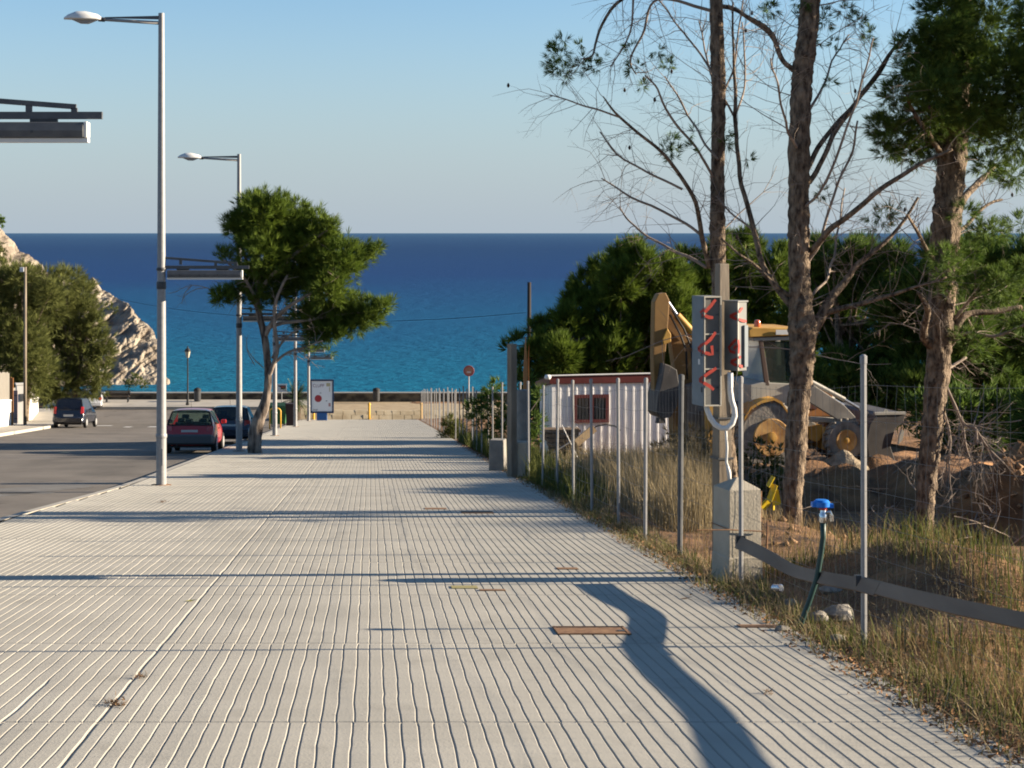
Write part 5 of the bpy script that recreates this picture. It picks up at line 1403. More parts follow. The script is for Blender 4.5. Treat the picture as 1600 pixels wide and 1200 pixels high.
# --- the leaning pine in the paving, left of centre
def centre_pine():
    Y = 49.0; s = Y / FPX; rs = random.Random(3)
    base = at(400, 710, Y); base.z = gz(Y)
    t = thing('pine_tree', 'leaning pine with a bent trunk and broad crown growing in the promenade beside the lamps', 'tree', base)
    b = MB()
    tp = [(400, 716, 15), (398, 703, 13), (398, 690, 12.5), (400, 672, 12.5), (404, 655, 11.5), (413, 634, 9.5), (418, 610, 8), (419, 580, 7.5), (416, 545, 7.5), (411, 515, 7.5), (405, 492, 7), (402, 460, 6), (408, 425, 5), (420, 380, 3.5), (425, 340, 2)]
    rough_trunk(b, [at(a, c, Y) for a, c, r in tp], [r * s * (.86 if c > 620 else .76) for a, c, r in tp], 14, .10)
    b.build('trunk', M('pale_pine_bark', (0.055, 0.040, 0.032), (0.31, 0.25, 0.20), scale=7, rough=.95, bump=.02, bscale=18, stretch=(1, 1, .3), contrast=1.5), t, smooth=True, world=True)
    limbs = [[(419, 590, 4), (426, 572, 3.6), (434, 545, 3), (430, 510, 3), (432, 470, 2.5), (450, 430, 2)], [(413, 528, 4), (428, 500, 3.4), (452, 478, 2.8), (490, 455, 2.4), (530, 430, 2)], [(411, 515, 4), (440, 505, 3), (480, 500, 2.4), (530, 492, 2), (580, 486, 1.5)],
             [(406, 490, 3.6), (392, 468, 3), (372, 452, 2.4), (350, 455, 1.6)], [(403, 455, 3.5), (440, 415, 3), (490, 375, 2.4), (512, 360, 1.5)], [(404, 440, 3), (385, 405, 2.4), (372, 370, 1.6)], [(402, 470, 3), (380, 430, 2), (352, 405, 1.2)],
             [(428, 568, 2.4), (450, 550, 2), (480, 540, 1.5), (505, 530, 1)], [(425, 560, 2), (445, 530, 1.8), (470, 512, 1.4)]]
    tw = MB()
    for l in limbs:
        j = rs.uniform(-1.0, 1.0)
        pts = [at(a, c, Y) + Vector((0, j * k / len(l), 0)) for k, (a, c, r) in enumerate(l)]
        P, Rr = smooth_path(pts, [r * s for a, c, r in l], 4)
        b = MB(); b.tube(P, Rr, 7); b.build('limb', m_twig, t, smooth=True, world=True)
        twigs(tw, P, .018, 8, .9, rs, depth=2)
    for l in ([(330, 452), (308, 446), (290, 448), (275, 456), (266, 458)], [(300, 446), (290, 456), (286, 466)], [(322, 450), (306, 452), (288, 463), (284, 475)], [(398, 570), (388, 552), (385, 535), (386, 528)], [(412, 575), (396, 560), (386, 545)]):
        P, Rr = smooth_path([at(a, c, Y) for a, c in l], [.016, .013, .010, .008, .005][:len(l)], 3); tw.tube(P, Rr, 4); twigs(tw, P, .007, 8, .35, rs)
    tw.build('twigs', m_twig, t, world=True, kind='stuff')
    bl = [(425, 322, 28), (405, 335, 36), (395, 318, 20), (375, 352, 24), (362, 360, 12), (450, 338, 34), (487, 352, 30), (512, 352, 16), (500, 375, 32), (412, 392, 42), (395, 365, 30), (450, 370, 40), (462, 402, 48), (525, 405, 44), (505, 430, 38), (560, 400, 24), (583, 392, 11), (592, 386, 6), (425, 440, 36), (395, 430, 26), (512, 448, 34), (475, 440, 36),
          (357, 402, 16, .5), (345, 398, 10, .5), (350, 465, 18), (375, 455, 22), (338, 462, 8), (405, 466, 20), (440, 462, 18), (500, 502, 36), (537, 490, 38), (575, 490, 28), (598, 480, 14), (608, 474, 8), (497, 527, 20), (475, 497, 20), (520, 515, 26), (555, 508, 20), (485, 545, 9, .5), (515, 548, 7, .5)]
    P, A = blob_pts(blobs_px(bl, Y, .55, rs, .85), 66, bias=.52, up=.8)
    # the crown is rounder than the outline: spread near the middle
    V, T = needles(P, A, .29, K=16, spread=.36, width=.008)
    np_mesh('crown', V, T, m_pine2, t, kind='stuff')
centre_pine()

# --- the three tall pines beside the digging
def tall_pine(label, Y, trunk, limbs, dead, tufts, blobs, seed, ntw=10, tw_len=1.0, crown_mat=None, dens=60, nl=.135):
    s = Y / FPX; rs = random.Random(seed)
    base = at(trunk[0][0], trunk[0][1], Y); base.z -= .05
    t = thing('pine_tree', label, 'tree', base)
    b = MB(); TP = rough_trunk(b, [at(a, c, Y) for a, c, r in trunk], [r * s / 2 * (.86 if seed == 45 else .94) for a, c, r in trunk], 30, .13, 20, fine=1)
    # flaking bark plates standing proud of the trunk
    b.build('trunk', m_bark, t, smooth=True, world=True)
    tw = MB(); tips = []; paths = []
    for l in limbs:
        j = rs.uniform(-1.6, 1.6); st_ = at(l[0][0], l[0][1], Y); y0 = 0.0; bd = .2
        for pp in paths:
            for v in pp:
                dd = math.hypot(v.x - st_.x, v.z - st_.z)
                if dd < bd and abs(v.x - min(TP, key=lambda q: abs(q.z - v.z)).x) > .12: bd = dd; y0 = v.y - Y; j = y0 + .6 * j
        pts = [at(a, c, Y) + Vector((0, y0 + (j - y0) * k / (len(l) - 1), 0)) for k, (a, c, r) in enumerate(l)]
        P, Rr = smooth_path(pts, [r * s / 2 for a, c, r in l], 5)
        P = [p + Vector((noise.noise(p * 2.2), noise.noise(p * 2.2 + Vector((9, 0, 0))), noise.noise(p * 2.2 + Vector((0, 9, 0))))) * .05 * min(1, k / 4) for k, p in enumerate(P)]
        paths.append(P)
        b = MB(); b.tube(P, Rr, 7); b.build('limb', m_bark if l[0][2] > 6 else m_twig, t, smooth=True, world=True)
        twigs(tw, P, .0075, ntw, tw_len, rs, depth=3, droop=-.2, tips=tips)
    for _ in range(dead):
        i = rs.randrange(len(TP) // 5, len(TP) - 2); p = TP[i]; a = rs.uniform(0, 6.28)
        v = Vector((math.cos(a), math.sin(a), rs.uniform(-.2, .8))).normalized(); q = p.copy(); pts = [q.copy()]; ln = rs.uniform(.5, 2.0)
        for k in range(6):
            v = (v + Vector((rs.gauss(0, .13), rs.gauss(0, .13), rs.gauss(.02, .13)))).normalized(); q = q + v * ln / 6; pts.append(q.copy())
        rr = rs.uniform(.006, .014)
        tw.tube(pts, [rr * (1 - .7 * k / 6) for k in range(7)], 4, cap=False); twigs(tw, pts, rr * .5, 4, ln * .5, rs, depth=2, tips=tips)
    tw.build('twigs', m_twig, t, world=True, kind='stuff')
    co = MB()
    for k in range(12):
        if len(tips) > 20:
            p, v = tips[rs.randrange(len(tips))]
            co.lathe([(.005, -.035), (.018, -.02), (.022, 0), (.012, .025), (.003, .035)], c=p, n=6)
    if co.v: co.build('cones', m_dark2, t, world=True, kind='stuff')
    PP, AA = [], []
    for px, py, r, n in tufts:
        c = at(px, py, Y) + Vector((0, rs.uniform(-.6, .6), 0))
        d = norm(nr.normal(0, 1, (n, 3))); PP.append(np.array(c) + d * nr.uniform(0, 1, (n, 1)) ** .5 * r * s); AA.append(norm(d * .7 + np.array([-.3 if px < 1000 else .1, 0, .15]) + nr.normal(0, .3, (n, 3))))
    if blobs:
        P2, A2 = blob_pts(blobs_px(blobs, Y - (.6 if seed == 45 else 0), .9, rs, .8), dens, bias=.45, up=.35); PP.append(P2); AA.append(A2)
    P = np.concatenate(PP); A = np.concatenate(AA)
    V, T = needles(P, A, nl, K=16, spread=.38, width=.0042)
    np_mesh('crown', V, T, crown_mat or m_pine3, t, kind='stuff')
    return t
m_dark2 = M('old_cone', (.035, .022, .016), (.07, .045, .03), scale=20, rough=.9)

tall_pine('slim bare pine trunk behind the timber pole with one needle tuft far out left', 25.0,
    [(1143, 800, 28), (1140, 740, 26), (1132, 640, 24), (1126, 500, 23), (1122, 400, 24), (1121, 300, 22), (1123, 150, 22), (1120, 50, 21), (1116, -100, 19), (1110, -300, 16), (1112, -480, 8)],
    [[(1108, 418, 9), (1093, 370, 8), (1079, 315, 7), (1044, 266, 6), (1009, 231, 5), (953, 189, 4), (925, 161, 2)], [(1093, 368, 5), (1061, 343, 4.5), (988, 308, 3.5), (939, 280, 2)], [(1058, 297, 4), (1010, 272, 3.5), (970, 248, 3), (932, 210, 2)],
     [(953, 189, 3), (920, 179, 3), (890, 171, 2.5), (848, 159, 1.5)], [(1104, 418, 6), (1075, 398, 5), (1044, 385, 4), (995, 346, 3), (981, 322, 2)], [(1118, -60, 12), (1060, -40, 8), (1000, -15, 6), (949, 21, 5), (928, 70, 4), (918, 94, 3), (900, 100, 2)],
     [(1120, 20, 6), (1060, 0, 5), (1026, 0, 4), (1009, 45, 4), (991, 87, 3), (1000, 110, 2)], [(1118, 285, 5), (1085, 240, 4), (1044, 196, 4), (1009, 150, 3), (988, 133, 2)], [(1118, 250, 4), (1090, 205, 3.5), (1072, 157, 3), (1051, 112, 2)],
     [(1122, 10, 8), (1150, 15, 7), (1173, 28, 6), (1205, 56, 6), (1219, 84, 4)], [(1117, 120, 4), (1085, 60, 3), (1060, 20, 2.5), (1040, -20, 2)], [(1120, 160, 4), (1150, 110, 3), (1165, 40, 2.5), (1175, -20, 2)], [(985, -20, 4), (985, 40, 3), (970, 80, 2.5), (955, 105, 2)]],
    16, [(866, 92, 24, 46), (880, 105, 22, 36), (902, 108, 16, 18), (880, 60, 10, 8), (912, 64, 9, 6), (925, 105, 14, 14), (985, 72, 10, 8), (1028, 78, 10, 9), (1052, 97, 12, 14), (985, 112, 12, 10), (1012, 130, 8, 7), (1040, 240, 15, 22), (1058, 222, 12, 12), (1070, 232, 8, 6), (1090, 205, 9, 6), (1130, 215, 14, 14), (1122, 228, 8, 6), (1165, 248, 8, 5), (945, 85, 8, 5), (1205, 12, 10, 12)],
    [(1105, -330, 110, .5), (1150, -260, 90, .5)], 21, ntw=16, tw_len=1.0)

tall_pine('forked pine with sunlit flaking bark standing in front of the backhoe cab', 23.9,
    [(1238, 860, 34), (1238, 835, 30), (1240, 740, 31), (1249, 620, 33), (1253, 560, 38), (1254, 515, 44), (1250, 440, 34), (1248, 300, 33), (1252, 150, 34), (1262, 50, 32), (1270, -60, 28), (1275, -250, 20), (1278, -430, 10)],
    [[(1264, 525, 22), (1284, 490, 17), (1300, 470, 15), (1330, 430, 11), (1345, 412, 9), (1400, 370, 6), (1440, 310, 4)], [(1284, 490, 10), (1330, 478, 8), (1372, 468, 7), (1420, 452, 5), (1470, 430, 3)], [(1248, 492, 12), (1222, 455, 10), (1201, 413, 9), (1192, 360, 9), (1184, 315, 8), (1178, 240, 7), (1176, 175, 7), (1178, 60, 4), (1182, -20, 3)],
     [(1246, 470, 8), (1222, 450, 6), (1200, 430, 6), (1165, 400, 4), (1130, 372, 3)], [(1262, 262, 9), (1290, 225, 8), (1340, 171, 7), (1396, 108, 6), (1440, 50, 4)], [(1264, 285, 9), (1290, 250, 8), (1312, 210, 8), (1347, 165, 7), (1400, 95, 5), (1445, 35, 4)], [(1262, 400, 10), (1285, 365, 10), (1305, 343, 9), (1345, 305, 8), (1382, 273, 7), (1440, 240, 4)],
     [(1240, 110, 9), (1228, 95, 8), (1214, 70, 8), (1200, 52, 7), (1170, 28, 5), (1140, 10, 4)], [(1250, 330, 5), (1270, 300, 4), (1290, 240, 4), (1310, 150, 3), (1322, 80, 2)], [(1256, 420, 6), (1280, 380, 5), (1300, 310, 4), (1318, 250, 4), (1330, 190, 3)], [(1262, 180, 5), (1290, 140, 4), (1320, 90, 3), (1360, 40, 2)],
     [(1176, 175, 4), (1150, 120, 3), (1135, 70, 3), (1130, 10, 2)], [(1176, 175, 4), (1200, 120, 3), (1212, 60, 3), (1222, 0, 2)], [(1192, 360, 4), (1160, 330, 3), (1135, 300, 2)], [(1250, 240, 5), (1215, 200, 4), (1190, 150, 3), (1165, 110, 2)], [(1260, 470, 5), (1300, 440, 4), (1325, 400, 4), (1350, 330, 3), (1370, 290, 2)]],
    26, [(1210, 10, 12, 14), (1300, 25, 16, 20), (1345, 30, 16, 20), (1330, 12, 16, 16), (1285, 60, 10, 10), (1260, 20, 16, 16), (1340, 60, 10, 9), (1300, 70, 8, 6), (1298, 128, 8, 6), (1290, 302, 9, 9), (1250, 0, 18, 18)],
    [(1290, -60, 50, .6), (1340, -20, 34, .7), (1250, -200, 110, .6), (1330, -260, 100, .6), (1220, -330, 90, .6)], 33, ntw=19, tw_len=1.05)

tall_pine('thick pine at right with a dense dark green crown above and dead hanging branches', 24.8,
    [(1440, 900, 36), (1442, 870, 31), (1447, 760, 33), (1460, 640, 37), (1466, 560, 41), (1472, 450, 45), (1482, 320, 48), (1490, 200, 46), (1500, 50, 40), (1508, -150, 30), (1512, -320, 14)],
    [[(1458, 545, 16), (1440, 525, 14), (1432, 500, 12), (1428, 480, 10), (1410, 455, 4)], [(1480, 540, 14), (1500, 500, 12), (1520, 492, 10), (1560, 488, 9), (1606, 480, 8)], [(1476, 590, 6), (1492, 575, 5), (1525, 560, 4)], [(1478, 550, 6), (1500, 520, 5), (1540, 522, 5), (1580, 508, 4), (1606, 498, 3)],
     [(1494, 340, 14), (1520, 310, 12), (1560, 280, 11), (1604, 252, 9)], [(1464, 580, 5), (1470, 630, 4), (1482, 670, 4), (1486, 720, 3), (1484, 760, 2)], [(1478, 600, 5), (1490, 630, 5), (1505, 660, 4), (1520, 668, 4), (1522, 690, 3)], [(1520, 668, 3), (1540, 700, 3), (1560, 722, 2)], [(1500, 650, 3), (1508, 690, 3), (1515, 720, 2)],
     [(1470, 420, 8), (1430, 380, 6), (1400, 350, 5), (1380, 335, 3)], [(1484, 260, 9), (1440, 220, 8), (1400, 180, 6), (1375, 160, 4)], [(1490, 200, 9), (1550, 160, 8), (1600, 120, 6)], [(1480, 370, 8), (1520, 350, 6), (1560, 320, 5), (1600, 310, 4)], [(1490, 500, 6), (1510, 465, 5), (1530, 450, 4)]],
    14, [(1375, 343, 24, 30), (1392, 330, 18, 16), (1360, 60, 12, 10), (1530, 560, 20, 16)],
    [(1490, 100, 44), (1500, 170, 44), (1470, 60, 40), (1495, 225, 30), (1430, 150, 34), (1540, 90, 50), (1590, 120, 50), (1565, 180, 44), (1480, 15, 44), (1550, 30, 52), (1600, 45, 55), (1515, 85, 54), (1440, 60, 28), (1412, 78, 26), (1445, 118, 40), (1560, 120, 60), (1610, 150, 60), (1388, 150, 26, .9), (1372, 196, 24, .9), (1408, 208, 36), (1455, 175, 46), (1515, 200, 50), (1575, 205, 55), (1440, 240, 24, .7), (1390, 235, 18, .7), (1540, 255, 26, .7), (1600, 270, 28, .7), (1400, 110, 20, .7),
     (1515, 332, 20, .5), (1532, 364, 30, .55), (1483, 425, 30, .55), (1517, 400, 38, .6), (1552, 445, 38, .6), (1500, 450, 26, .5), (1440, 400, 22, .4), (1580, 420, 30, .5), (1600, 350, 24, .4), (1570, 500, 26, .4), (1520, 530, 24, .4), (1530, -90, 110, .7), (1450, -120, 80, .7), (1620, -60, 90, .7)], 45, ntw=13, tw_len=.9, dens=190, nl=.15)

# --- pines behind the hut and the backhoe
def bushy_pine(label, Y, outline, trunk_px, seed, base_py, tuft=.34, dens=30, mat=None, K=9, group=None, jit=1.6, up=1.0):
    s = Y / FPX; rs = random.Random(seed)
    base = at(trunk_px, base_py, Y)
    t = thing('pine_tree', label, 'tree', base, group=group)
    bl = blobs_px(outline, Y, jit, rs, .95)
    b = MB(); top = min(outline, key=lambda e: e[1]); tp = at(top[0], top[1], Y)
    rough_trunk(b, [base + Vector((0, 0, -.4)), base.lerp(tp, .4) + Vector((rs.uniform(-.2, .2), 0, 0)), base.lerp(tp, .95)], [.20, .14, .03], 10, .05, 5)
    b.build('trunk', m_bark, t, smooth=True, world=True)
    tw = MB()
    for c, r, *_ in bl:
        q = base.lerp(tp, rs.uniform(.15, .75)); P, Rr = smooth_path([q, q.lerp(Vector(c), .5) + Vector((0, 0, -.15)), Vector(c)], [.05, .035, .012], 4); tw.tube(P, Rr, 5)
    tw.build('branches', m_bark, t, world=True, kind='stuff')
    P, A = blob_pts(bl, dens * 2.0, bias=.42, up=up)
    V, T = needles(P, A, tuft * 1.25, K=K + 5, spread=.30, width=.013)
    np_mesh('crown', V, T, mat or m_pine2, t, kind='stuff')
    return t
bushy_pine('broad pointed green pine directly behind the white hut', 58.0,
    [(985, 388, 14), (975, 405, 22), (995, 412, 24), (945, 420, 16), (965, 440, 32), (1010, 440, 32), (925, 450, 24), (1040, 425, 26), (1065, 440, 28), (905, 475, 24), (950, 490, 40), (1000, 490, 46), (1050, 490, 46), (885, 500, 22), (900, 530, 34), (950, 545, 46), (1010, 550, 50), (860, 520, 20), (868, 550, 28), (845, 530, 12), (1075, 540, 46), (850, 565, 20), (830, 545, 12), (820, 565, 14), (900, 580, 40), (960, 600, 44), (1030, 610, 44), (860, 600, 26), (815, 590, 12), (795, 545, 6), (806, 530, 8), (835, 520, 8), (880, 640, 26), (840, 640, 16)],
    960, 51, 706, dens=26, group='pines behind the backhoe')
bushy_pine('rounded green pine behind the boom and the timber pole', 62.0,
    [(1085, 410, 20), (1110, 395, 20), (1140, 385, 20), (1165, 378, 18), (1185, 395, 22), (1130, 420, 34), (1170, 425, 34), (1095, 445, 34), (1120, 470, 40), (1165, 475, 40), (1205, 420, 24), (1210, 460, 32), (1085, 500, 36), (1130, 530, 42), (1185, 530, 42), (1230, 500, 30), (1110, 580, 40), (1170, 590, 44), (1230, 560, 36), (1215, 395, 12)],
    1150, 52, 700, dens=24, group='pines behind the backhoe')
bushy_pine('dark green pine right of the forked trunk, above the loader arms', 52.0,
    [(1270, 420, 26), (1300, 395, 22), (1330, 405, 28), (1360, 395, 22), (1300, 440, 34), (1345, 445, 36), (1390, 420, 28), (1285, 480, 34), (1330, 490, 40), (1375, 480, 36), (1410, 460, 30), (1300, 530, 34), (1345, 540, 36), (1385, 535, 30), (1410, 510, 26), (1290, 570, 26), (1335, 580, 28), (1380, 570, 20), (1365, 605, 32), (1325, 615, 30), (1400, 590, 30), (1290, 605, 28)],
    1330, 53, 690, dens=26, group='pines behind the backhoe', mat=m_pine3)
bushy_pine('dim green pine behind the thick right hand pine at the picture edge', 50.0,
    [(1420, 410, 26), (1450, 395, 24), (1490, 400, 30), (1530, 410, 34), (1570, 400, 30), (1610, 410, 36), (1435, 450, 34), (1480, 455, 40), (1530, 465, 44), (1580, 460, 44), (1620, 470, 44), (1430, 505, 36), (1480, 515, 44), (1540, 525, 46), (1600, 530, 46), (1440, 560, 34), (1490, 575, 40), (1550, 585, 44), (1610, 590, 46), (1420, 600, 26), (1460, 625, 34), (1520, 640, 40), (1590, 640, 40)],
    1540, 54, 720, dens=28, group='pines behind the backhoe', mat=m_pine3)
# unseen pines, added outside the right edge to shade the digging
for k, (x, y, h, lb) in enumerate(((13.8, 30.4, 3.2, 'unseen pine added beyond the right edge for shade, nearest the digging'), (15.2, 29.2, 3.6, 'second unseen pine added beyond the right edge for shade'), (15.6, 31.6, 3.0, 'third unseen pine added beyond the right edge for shade'))):
    rs = random.Random(60 + k); g = terr(x, y)
    t = thing('pine_tree', lb, 'tree', (x, y, g), group='unseen pines added for shade')
    b = MB(); rough_trunk(b, [(x, y, g - .3), (x + .2, y, g + h * .5), (x, y, g + h * .95)], [.2, .15, .04], 10, .06, 5); b.build('trunk', m_bark, t, smooth=True, world=True)
    bl = []
    for q in range(22):
        f = rs.uniform(.12, 1); r = 1.9 * (1 - f) ** .5 + .5; a = rs.uniform(0, 6.28)
        bl.append((Vector((x + math.cos(a) * r * .6, y + math.sin(a) * r * .6, g + f * h)), .8, .8, .6, 1))
    P, A = blob_pts(bl, 50, bias=.45, up=.8); V, T = needles(P, A, .28, K=9, spread=.4, width=.018); np_mesh('crown', V, T, m_pine3, t, kind='stuff')

# --- feathery tamarisks over the garden wall, palm, small bushes
def tamarisk(label, Y, blobs, trunk, seed, dens, mat=m_tam):
    s = Y / FPX; rs = random.Random(seed); base = at(*trunk, Y)
    t = thing('tamarisk_tree', label, 'tree', base, group='tamarisk trees over the garden wall')
    bl = blobs_px([(a_, b_ + 8, r_ * .92) for a_, b_, r_ in blobs], Y, 1.2, rs, 1.0)
    tw = MB()
    b = MB(); cen = sum((Vector(x[0]) for x in bl), Vector()) / len(bl)
    P, Rr = smooth_path([base + Vector((0, 0, -.3)), base.lerp(cen, .5) + Vector((.3, 0, 0)), cen], [.2, .15, .08], 5); b.tube(P, Rr, 9); b.build('trunk', m_bark, t, smooth=True, world=True)
    for c, *_ in bl:
        q = base.lerp(cen, rs.uniform(.3, .9)); P, Rr = smooth_path([q, q.lerp(Vector(c), .6) + Vector((0, 0, .3)), Vector(c)], [.06, .04, .012], 4); tw.tube(P, Rr, 5)
    tw.build('branches', m_bark, t, world=True, kind='stuff')
    P, A = blob_pts(bl, dens, bias=.5, up=.5)
    V, T = needles(P, A, .62, K=14, spread=.30, width=.014); np_mesh('crown', V, T, mat, t, kind='stuff')
tamarisk('feathery olive green tamarisk crown at the left edge behind the slim pole', 103, [(-10, 440, 40), (20, 430, 30), (40, 425, 24), (65, 430, 24), (20, 470, 40), (60, 470, 40), (-10, 500, 45), (40, 520, 45), (20, 555, 40), (60, 565, 36), (85, 450, 24), (5, 580, 24), (50, 590, 26)], (40, 650), 71, 15)
tamarisk('feathery olive green tamarisk crown drooping over the people carrier', 106, [(105, 430, 22), (118, 425, 14), (125, 450, 24), (95, 470, 34), (130, 480, 28), (150, 495, 16), (105, 515, 40), (145, 525, 26), (160, 545, 18), (85, 545, 36), (130, 560, 34), (155, 575, 18), (100, 590, 30), (130, 595, 26), (155, 598, 12), (75, 600, 24), (60, 500, 30)], (110, 650), 72, 15)
def ridge_shrub():
    P0 = at(2, 344, 190)
    t = thing('pine_tree', 'tiny dark pine on the cliff top at the left picture edge', 'tree', at(-14, 362, 190))
    b = MB(); b.tube([at(-14, 366, 190), at(-12, 345, 190)], [.15, .06], 6); b.build('trunk', m_bark, t, world=True)
    P, A = blob_pts([(at(-12, 345, 190), 1.1, 1, .5, 1), (at(2, 350, 190), .4, .4, .3, 1), (at(-2, 343, 190), .7, .7, .35, 1)], 12); V, T = needles(P, A, .4, K=8, spread=.4, width=.04); np_mesh('crown', V, T, m_pine3, t, kind='stuff')
ridge_shrub()
def shrub(name, label, blobs, Y, tuft, dens, mat, group=None, width=.012, up=.6, K=9):
    rs = random.Random(int(blobs[0][0]))
    t = thing(name, label, 'bush', at(blobs[0][0], blobs[0][1] + blobs[0][2], Y), group=group)
    bl = blobs_px(blobs, Y, .25, rs, .9)
    b = MB(); r = Vector(t.location)
    for c, *_ in bl: b.tube([r + Vector((0, 0, -.1)), r.lerp(Vector(c), .6) + Vector((.03, 0, 0)), Vector(c)], [.018, .012, .005], 5)
    b.build('stems', m_twig, t, world=True, kind='stuff')
    P, A = blob_pts(bl, dens, bias=.5, up=up); V, T = needles(P, A, tuft, K=K, spread=.5, width=width); np_mesh('foliage', V, T, mat, t, kind='stuff')
shrub('scrub_bush', 'pale green scrub on the rock top at the left edge', [(0, 395, 10), (-8, 385, 10), (4, 408, 9)], 178, .4, 10, m_tam, width=.03, group='scrub on the rocks')
shrub('scrub_bush', 'dark scrub in a cleft on the right flank of the rocks', [(172, 478, 7), (180, 484, 5)], 176, .35, 10, m_tam, width=.03, group='scrub on the rocks')
shrub('scrub_bush', 'dark scrub at the water foot of the rocks', [(212, 592, 10), (200, 600, 8), (225, 600, 8)], 166, .35, 10, m_tam, width=.03, group='scrub on the rocks')
def palm():
    Y = 112.4; base = at(462, 655, Y); base.z = FLAT
    t = thing('palm_tree', 'squat dark palm between the fourth and fifth lamps', 'palm', base)
    b = MB(); b.lathe([(.30, -.1), (.34, .4), (.36, 1.0), (.22, 1.5)], n=10); b.build('trunk', M('palm_bark', (.05, .035, .025), (.1, .075, .05), scale=8, rough=.95), t)
    rs = random.Random(5); me = None
    mpl = M('palm_leaf', (.025, .045, .012), (.075, .105, .025), scale=2, rough=.6, island=True)
    for k in range(46):
        a = rs.uniform(0, 6.28); el = rs.uniform(-.35, 1.35); ln = rs.uniform(1.1, 1.7)
        b = MB(); q = Vector((0, 0, 1.45)); v = Vector((math.cos(a) * math.cos(el), math.sin(a) * math.cos(el), math.sin(el))); pts = [q.copy()]
        for i in range(6):
            q = q + v * ln / 6; v = (v + Vector((0, 0, -.16))).normalized(); pts.append(q.copy())
        for i in range(1, 7):
            d = (pts[i] - pts[i - 1]).normalized(); sd = d.cross(Vector((0, 0, 1)))
            if sd.length < .05: sd = Vector((1, 0, 0))
            sd.normalize()
            for sg in (-1, 1):
                for j in (0, .5):
                    p = pts[i - 1].lerp(pts[i], j); l = .45 * (1 - .08 * i)
                    e = p + sd * sg * l * .7 + d * l * .75 + Vector((0, 0, -.06)); w_ = d * .035
                    b.add([p - w_, p + w_, e], [(0, 1, 2)])
            b.add([pts[i - 1] - sd * .015, pts[i - 1] + sd * .015, pts[i] + sd * .012, pts[i] - sd * .012], [(0, 1, 2, 3)])
        b.build('frond', mpl, t)
palm()
shrub('shrub', 'green shrub growing through the far half of the wire fence', [(703, 680, 18), (712, 670, 16), (706, 662, 12)], 66, .28, 40, m_weed)
shrub('shrub', 'dark shrub behind the fence left of the thick timber post', [(765, 618, 16), (750, 630, 16), (780, 640, 18), (775, 605, 12), (750, 655, 18), (738, 640, 14), (785, 660, 16), (770, 670, 16)], 46, .22, 40, m_pine3)
shrub('shrub', 'dark shrub behind the round concrete post', [(815, 640, 16), (838, 660, 18), (845, 620, 12), (830, 690, 16)], 44, .22, 30, m_pine3)
shrub('ivy_bush', 'green creeper climbing in front of the big rear wheel', [(1165, 720, 24), (1200, 730, 26), (1185, 700, 18), (1215, 705, 18), (1165, 760, 24), (1205, 765, 22), (1225, 735, 16), (1140, 740, 16)], 31.5, .12, 45, m_weed, K=8, width=.014)
shrub('ivy_bush', 'dry creeper mound in front of the boom foot', [(1085, 690, 26), (1070, 720, 24), (1100, 730, 26), (1040, 700, 18), (1055, 680, 14), (1110, 690, 18)], 30.0, .16, 40, m_grass, K=8, width=.008)

# ------------------------------------------------------------------ grass and weeds of the waste ground
def grass(name, N, xr, yr, hr, mat, clump=.6, width=.005, lean=.35, mask=None, seed=1):
    rs = np.random.RandomState(seed)
    x = rs.uniform(*xr, N); y = rs.uniform(*yr, N)
    keep = np.array([noise.noise((a * 1.1, b * .8, seed * 3.3)) + .35 * noise.noise((a * 4, b * 4, seed)) > rs.uniform(-.9, .5) * clump - .05 for a, b in zip(x, y)])
    if mask is not None: keep &= np.array([mask(a, b) for a, b in zip(x, y)])
    x = x[keep]; y = y[keep]
    P = np.stack([x, y, np.array([terr(a, b) for a, b in zip(x, y)]) - .01], 1)
    H = rs.uniform(*hr, len(x)) * np.array([1 + .5 * noise.noise((a * .7, b * .7, 8)) for a, b in zip(x, y)])
    V, T = blades(P, H, lean, width, rs)
    np_mesh(name, V, T, mat, None, kind='stuff')
pit = lambda a, b: ((a - 9.6) / 2.4) ** 2 + ((b - 28.0) / 3.2) ** 2 > 1
bare = lambda a, b: not (a < 4.55 + .3 * noise.noise((b * 1.1, 3, 1)) and 11.6 < b < 15.4)
SIGHT = lambda a, b: 580 + 2600 * a / b
grass('dry_grass', 30000, (3.42, 8.0), (6.5, 22), (.06, .30), m_grass, seed=1, width=.0032, clump=1.5, lean=.7, mask=lambda a, b: bare(a, b) and (a < 5.2 and b < 14.5 or nr.uniform() < .3))
grass('tall_dry_grass', 34000, (3.6, 6.6), (17, 34), (.40, .95), m_straw, seed=2, width=.0042, clump=1.0, lean=.3, mask=lambda a, b: SIGHT(a, b) < 1120 and a > 3.8 + .5 * sm(27, 24, b) * 0 + (.5 if b < 21 else 0))
grass('green_weeds', 9000, (3.35, 6.4), (6.5, 16), (.08, .32), m_weed, seed=3, width=.004, clump=1.2, lean=.5, mask=bare)
grass('short_stubble', 9000, (3.3, 4.8), (10, 16.5), (.02, .09), m_straw, seed=9, width=.003, clump=1.2, lean=.9)
grass('far_dry_grass', 20000, (3.4, 12), (24, 44), (.10, .38), m_straw, seed=4, width=.006, mask=lambda a, b: pit(a, b) and (SIGHT(a, b) < 1160 or b < 27.5), clump=1.2)
grass('verge_grass', 14000, (3.2, 4.2), (26, 62), (.15, .65), m_weed, seed=5, width=.007)
grass('edge_tufts', 9000, (2.98, 3.5), (6.2, 40), (.04, .18), m_weed, seed=6, width=.0035, clump=1.9, lean=.8)
grass('edge_straw', 7000, (2.95, 3.5), (6.2, 30), (.03, .2), m_straw, seed=16, width=.003, clump=1.9, lean=1.0)

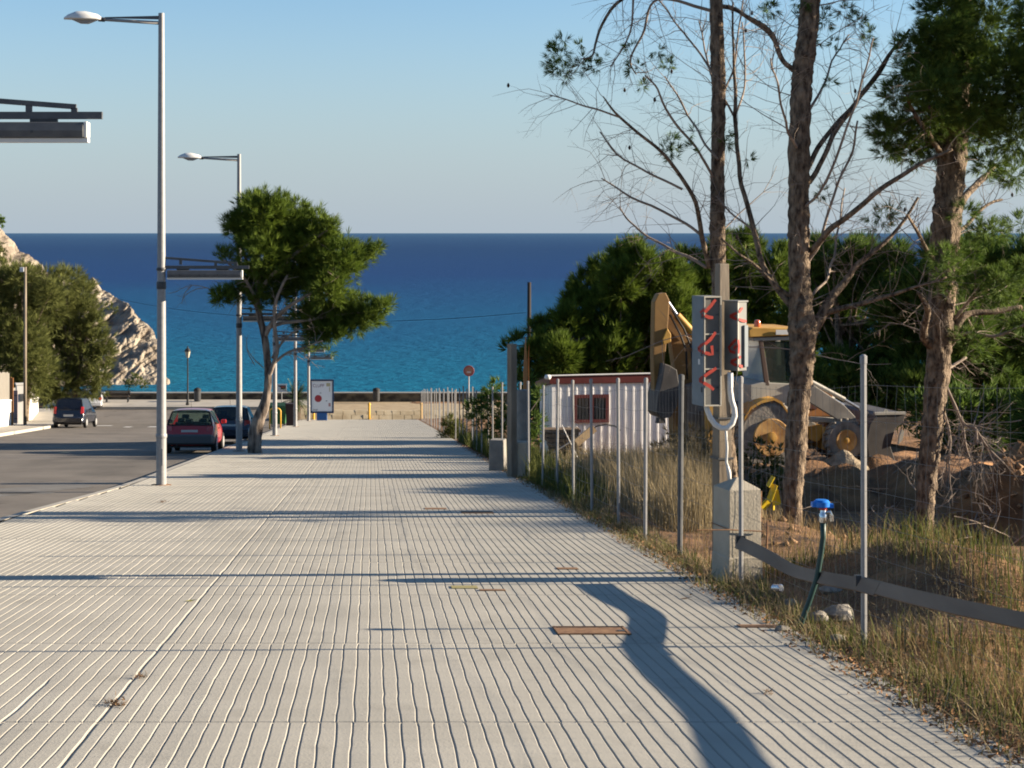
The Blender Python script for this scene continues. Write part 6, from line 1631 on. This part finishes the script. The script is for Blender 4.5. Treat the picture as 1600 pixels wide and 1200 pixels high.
# dark scrub closing the view under the pines, and cut branches in the digging
for k, (Y, bl, lb) in enumerate(((50.0, [(1275, 600, 30), (1330, 600, 34), (1385, 600, 32), (1300, 640, 30), (1360, 640, 34), (1410, 640, 30)], 'low dark thicket behind the loader arms'), (41.5, [(1440, 640, 34), (1500, 640, 40), (1560, 645, 40), (1615, 640, 40), (1470, 690, 34), (1530, 690, 38), (1590, 695, 36)], 'low dark thicket behind the thick right hand pine'),
                                 (54.0, [(1080, 610, 34), (1120, 640, 34), (1170, 640, 34), (1230, 620, 30), (1060, 660, 26)], 'low dark thicket behind the backhoe boom'), (53.0, [(820, 625, 18), (835, 650, 20), (815, 660, 18), (850, 680, 18), (828, 600, 12)], 'low dark thicket left of the white hut'))):
    shrub('thicket', lb, bl, Y, .32, 30, m_pine3, width=.02, up=.5)
def brushwood():
    rs = random.Random(77)
    for k, (px, py, Y, n, ln, lb) in enumerate(((1545, 800, 25.5, 46, 1.3, 'tangle of cut dry branches at the right picture edge'), (1510, 700, 27.5, 40, 1.2, 'tangle of dead branches hanging beside the thick right hand pine'), (1500, 860, 22.5, 30, .8, 'small heap of dry twigs in front of the thick right hand pine'), (1390, 800, 25.5, 24, .9, 'dry branches lying in the digging left of the thick pine'))):
        c = at(px, py, Y); b = MB()
        for _ in range(n):
            p = c + Vector((rs.gauss(0, .45), rs.gauss(0, .5), rs.gauss(0, .22))); v = Vector((rs.gauss(0, 1), rs.gauss(0, 1), rs.gauss(-.1, .5))).normalized(); pts = [p.copy()]
            for q in range(5):
                p = p + v * ln * rs.uniform(.6, 1) / 5; v = (v + Vector((rs.gauss(0, .2), rs.gauss(0, .2), rs.gauss(-.03, .2)))).normalized(); pts.append(p.copy())
            r = rs.uniform(.004, .014); b.tube(pts, [r * (1 - .13 * q) for q in range(6)], 4, cap=False)
            twigs(b, pts, r * .5, 3, ln * .4, rs, depth=1)
        o = b.build('brushwood', m_twig, None); tag(o, lb, 'brushwood', kind='stuff')
brushwood()
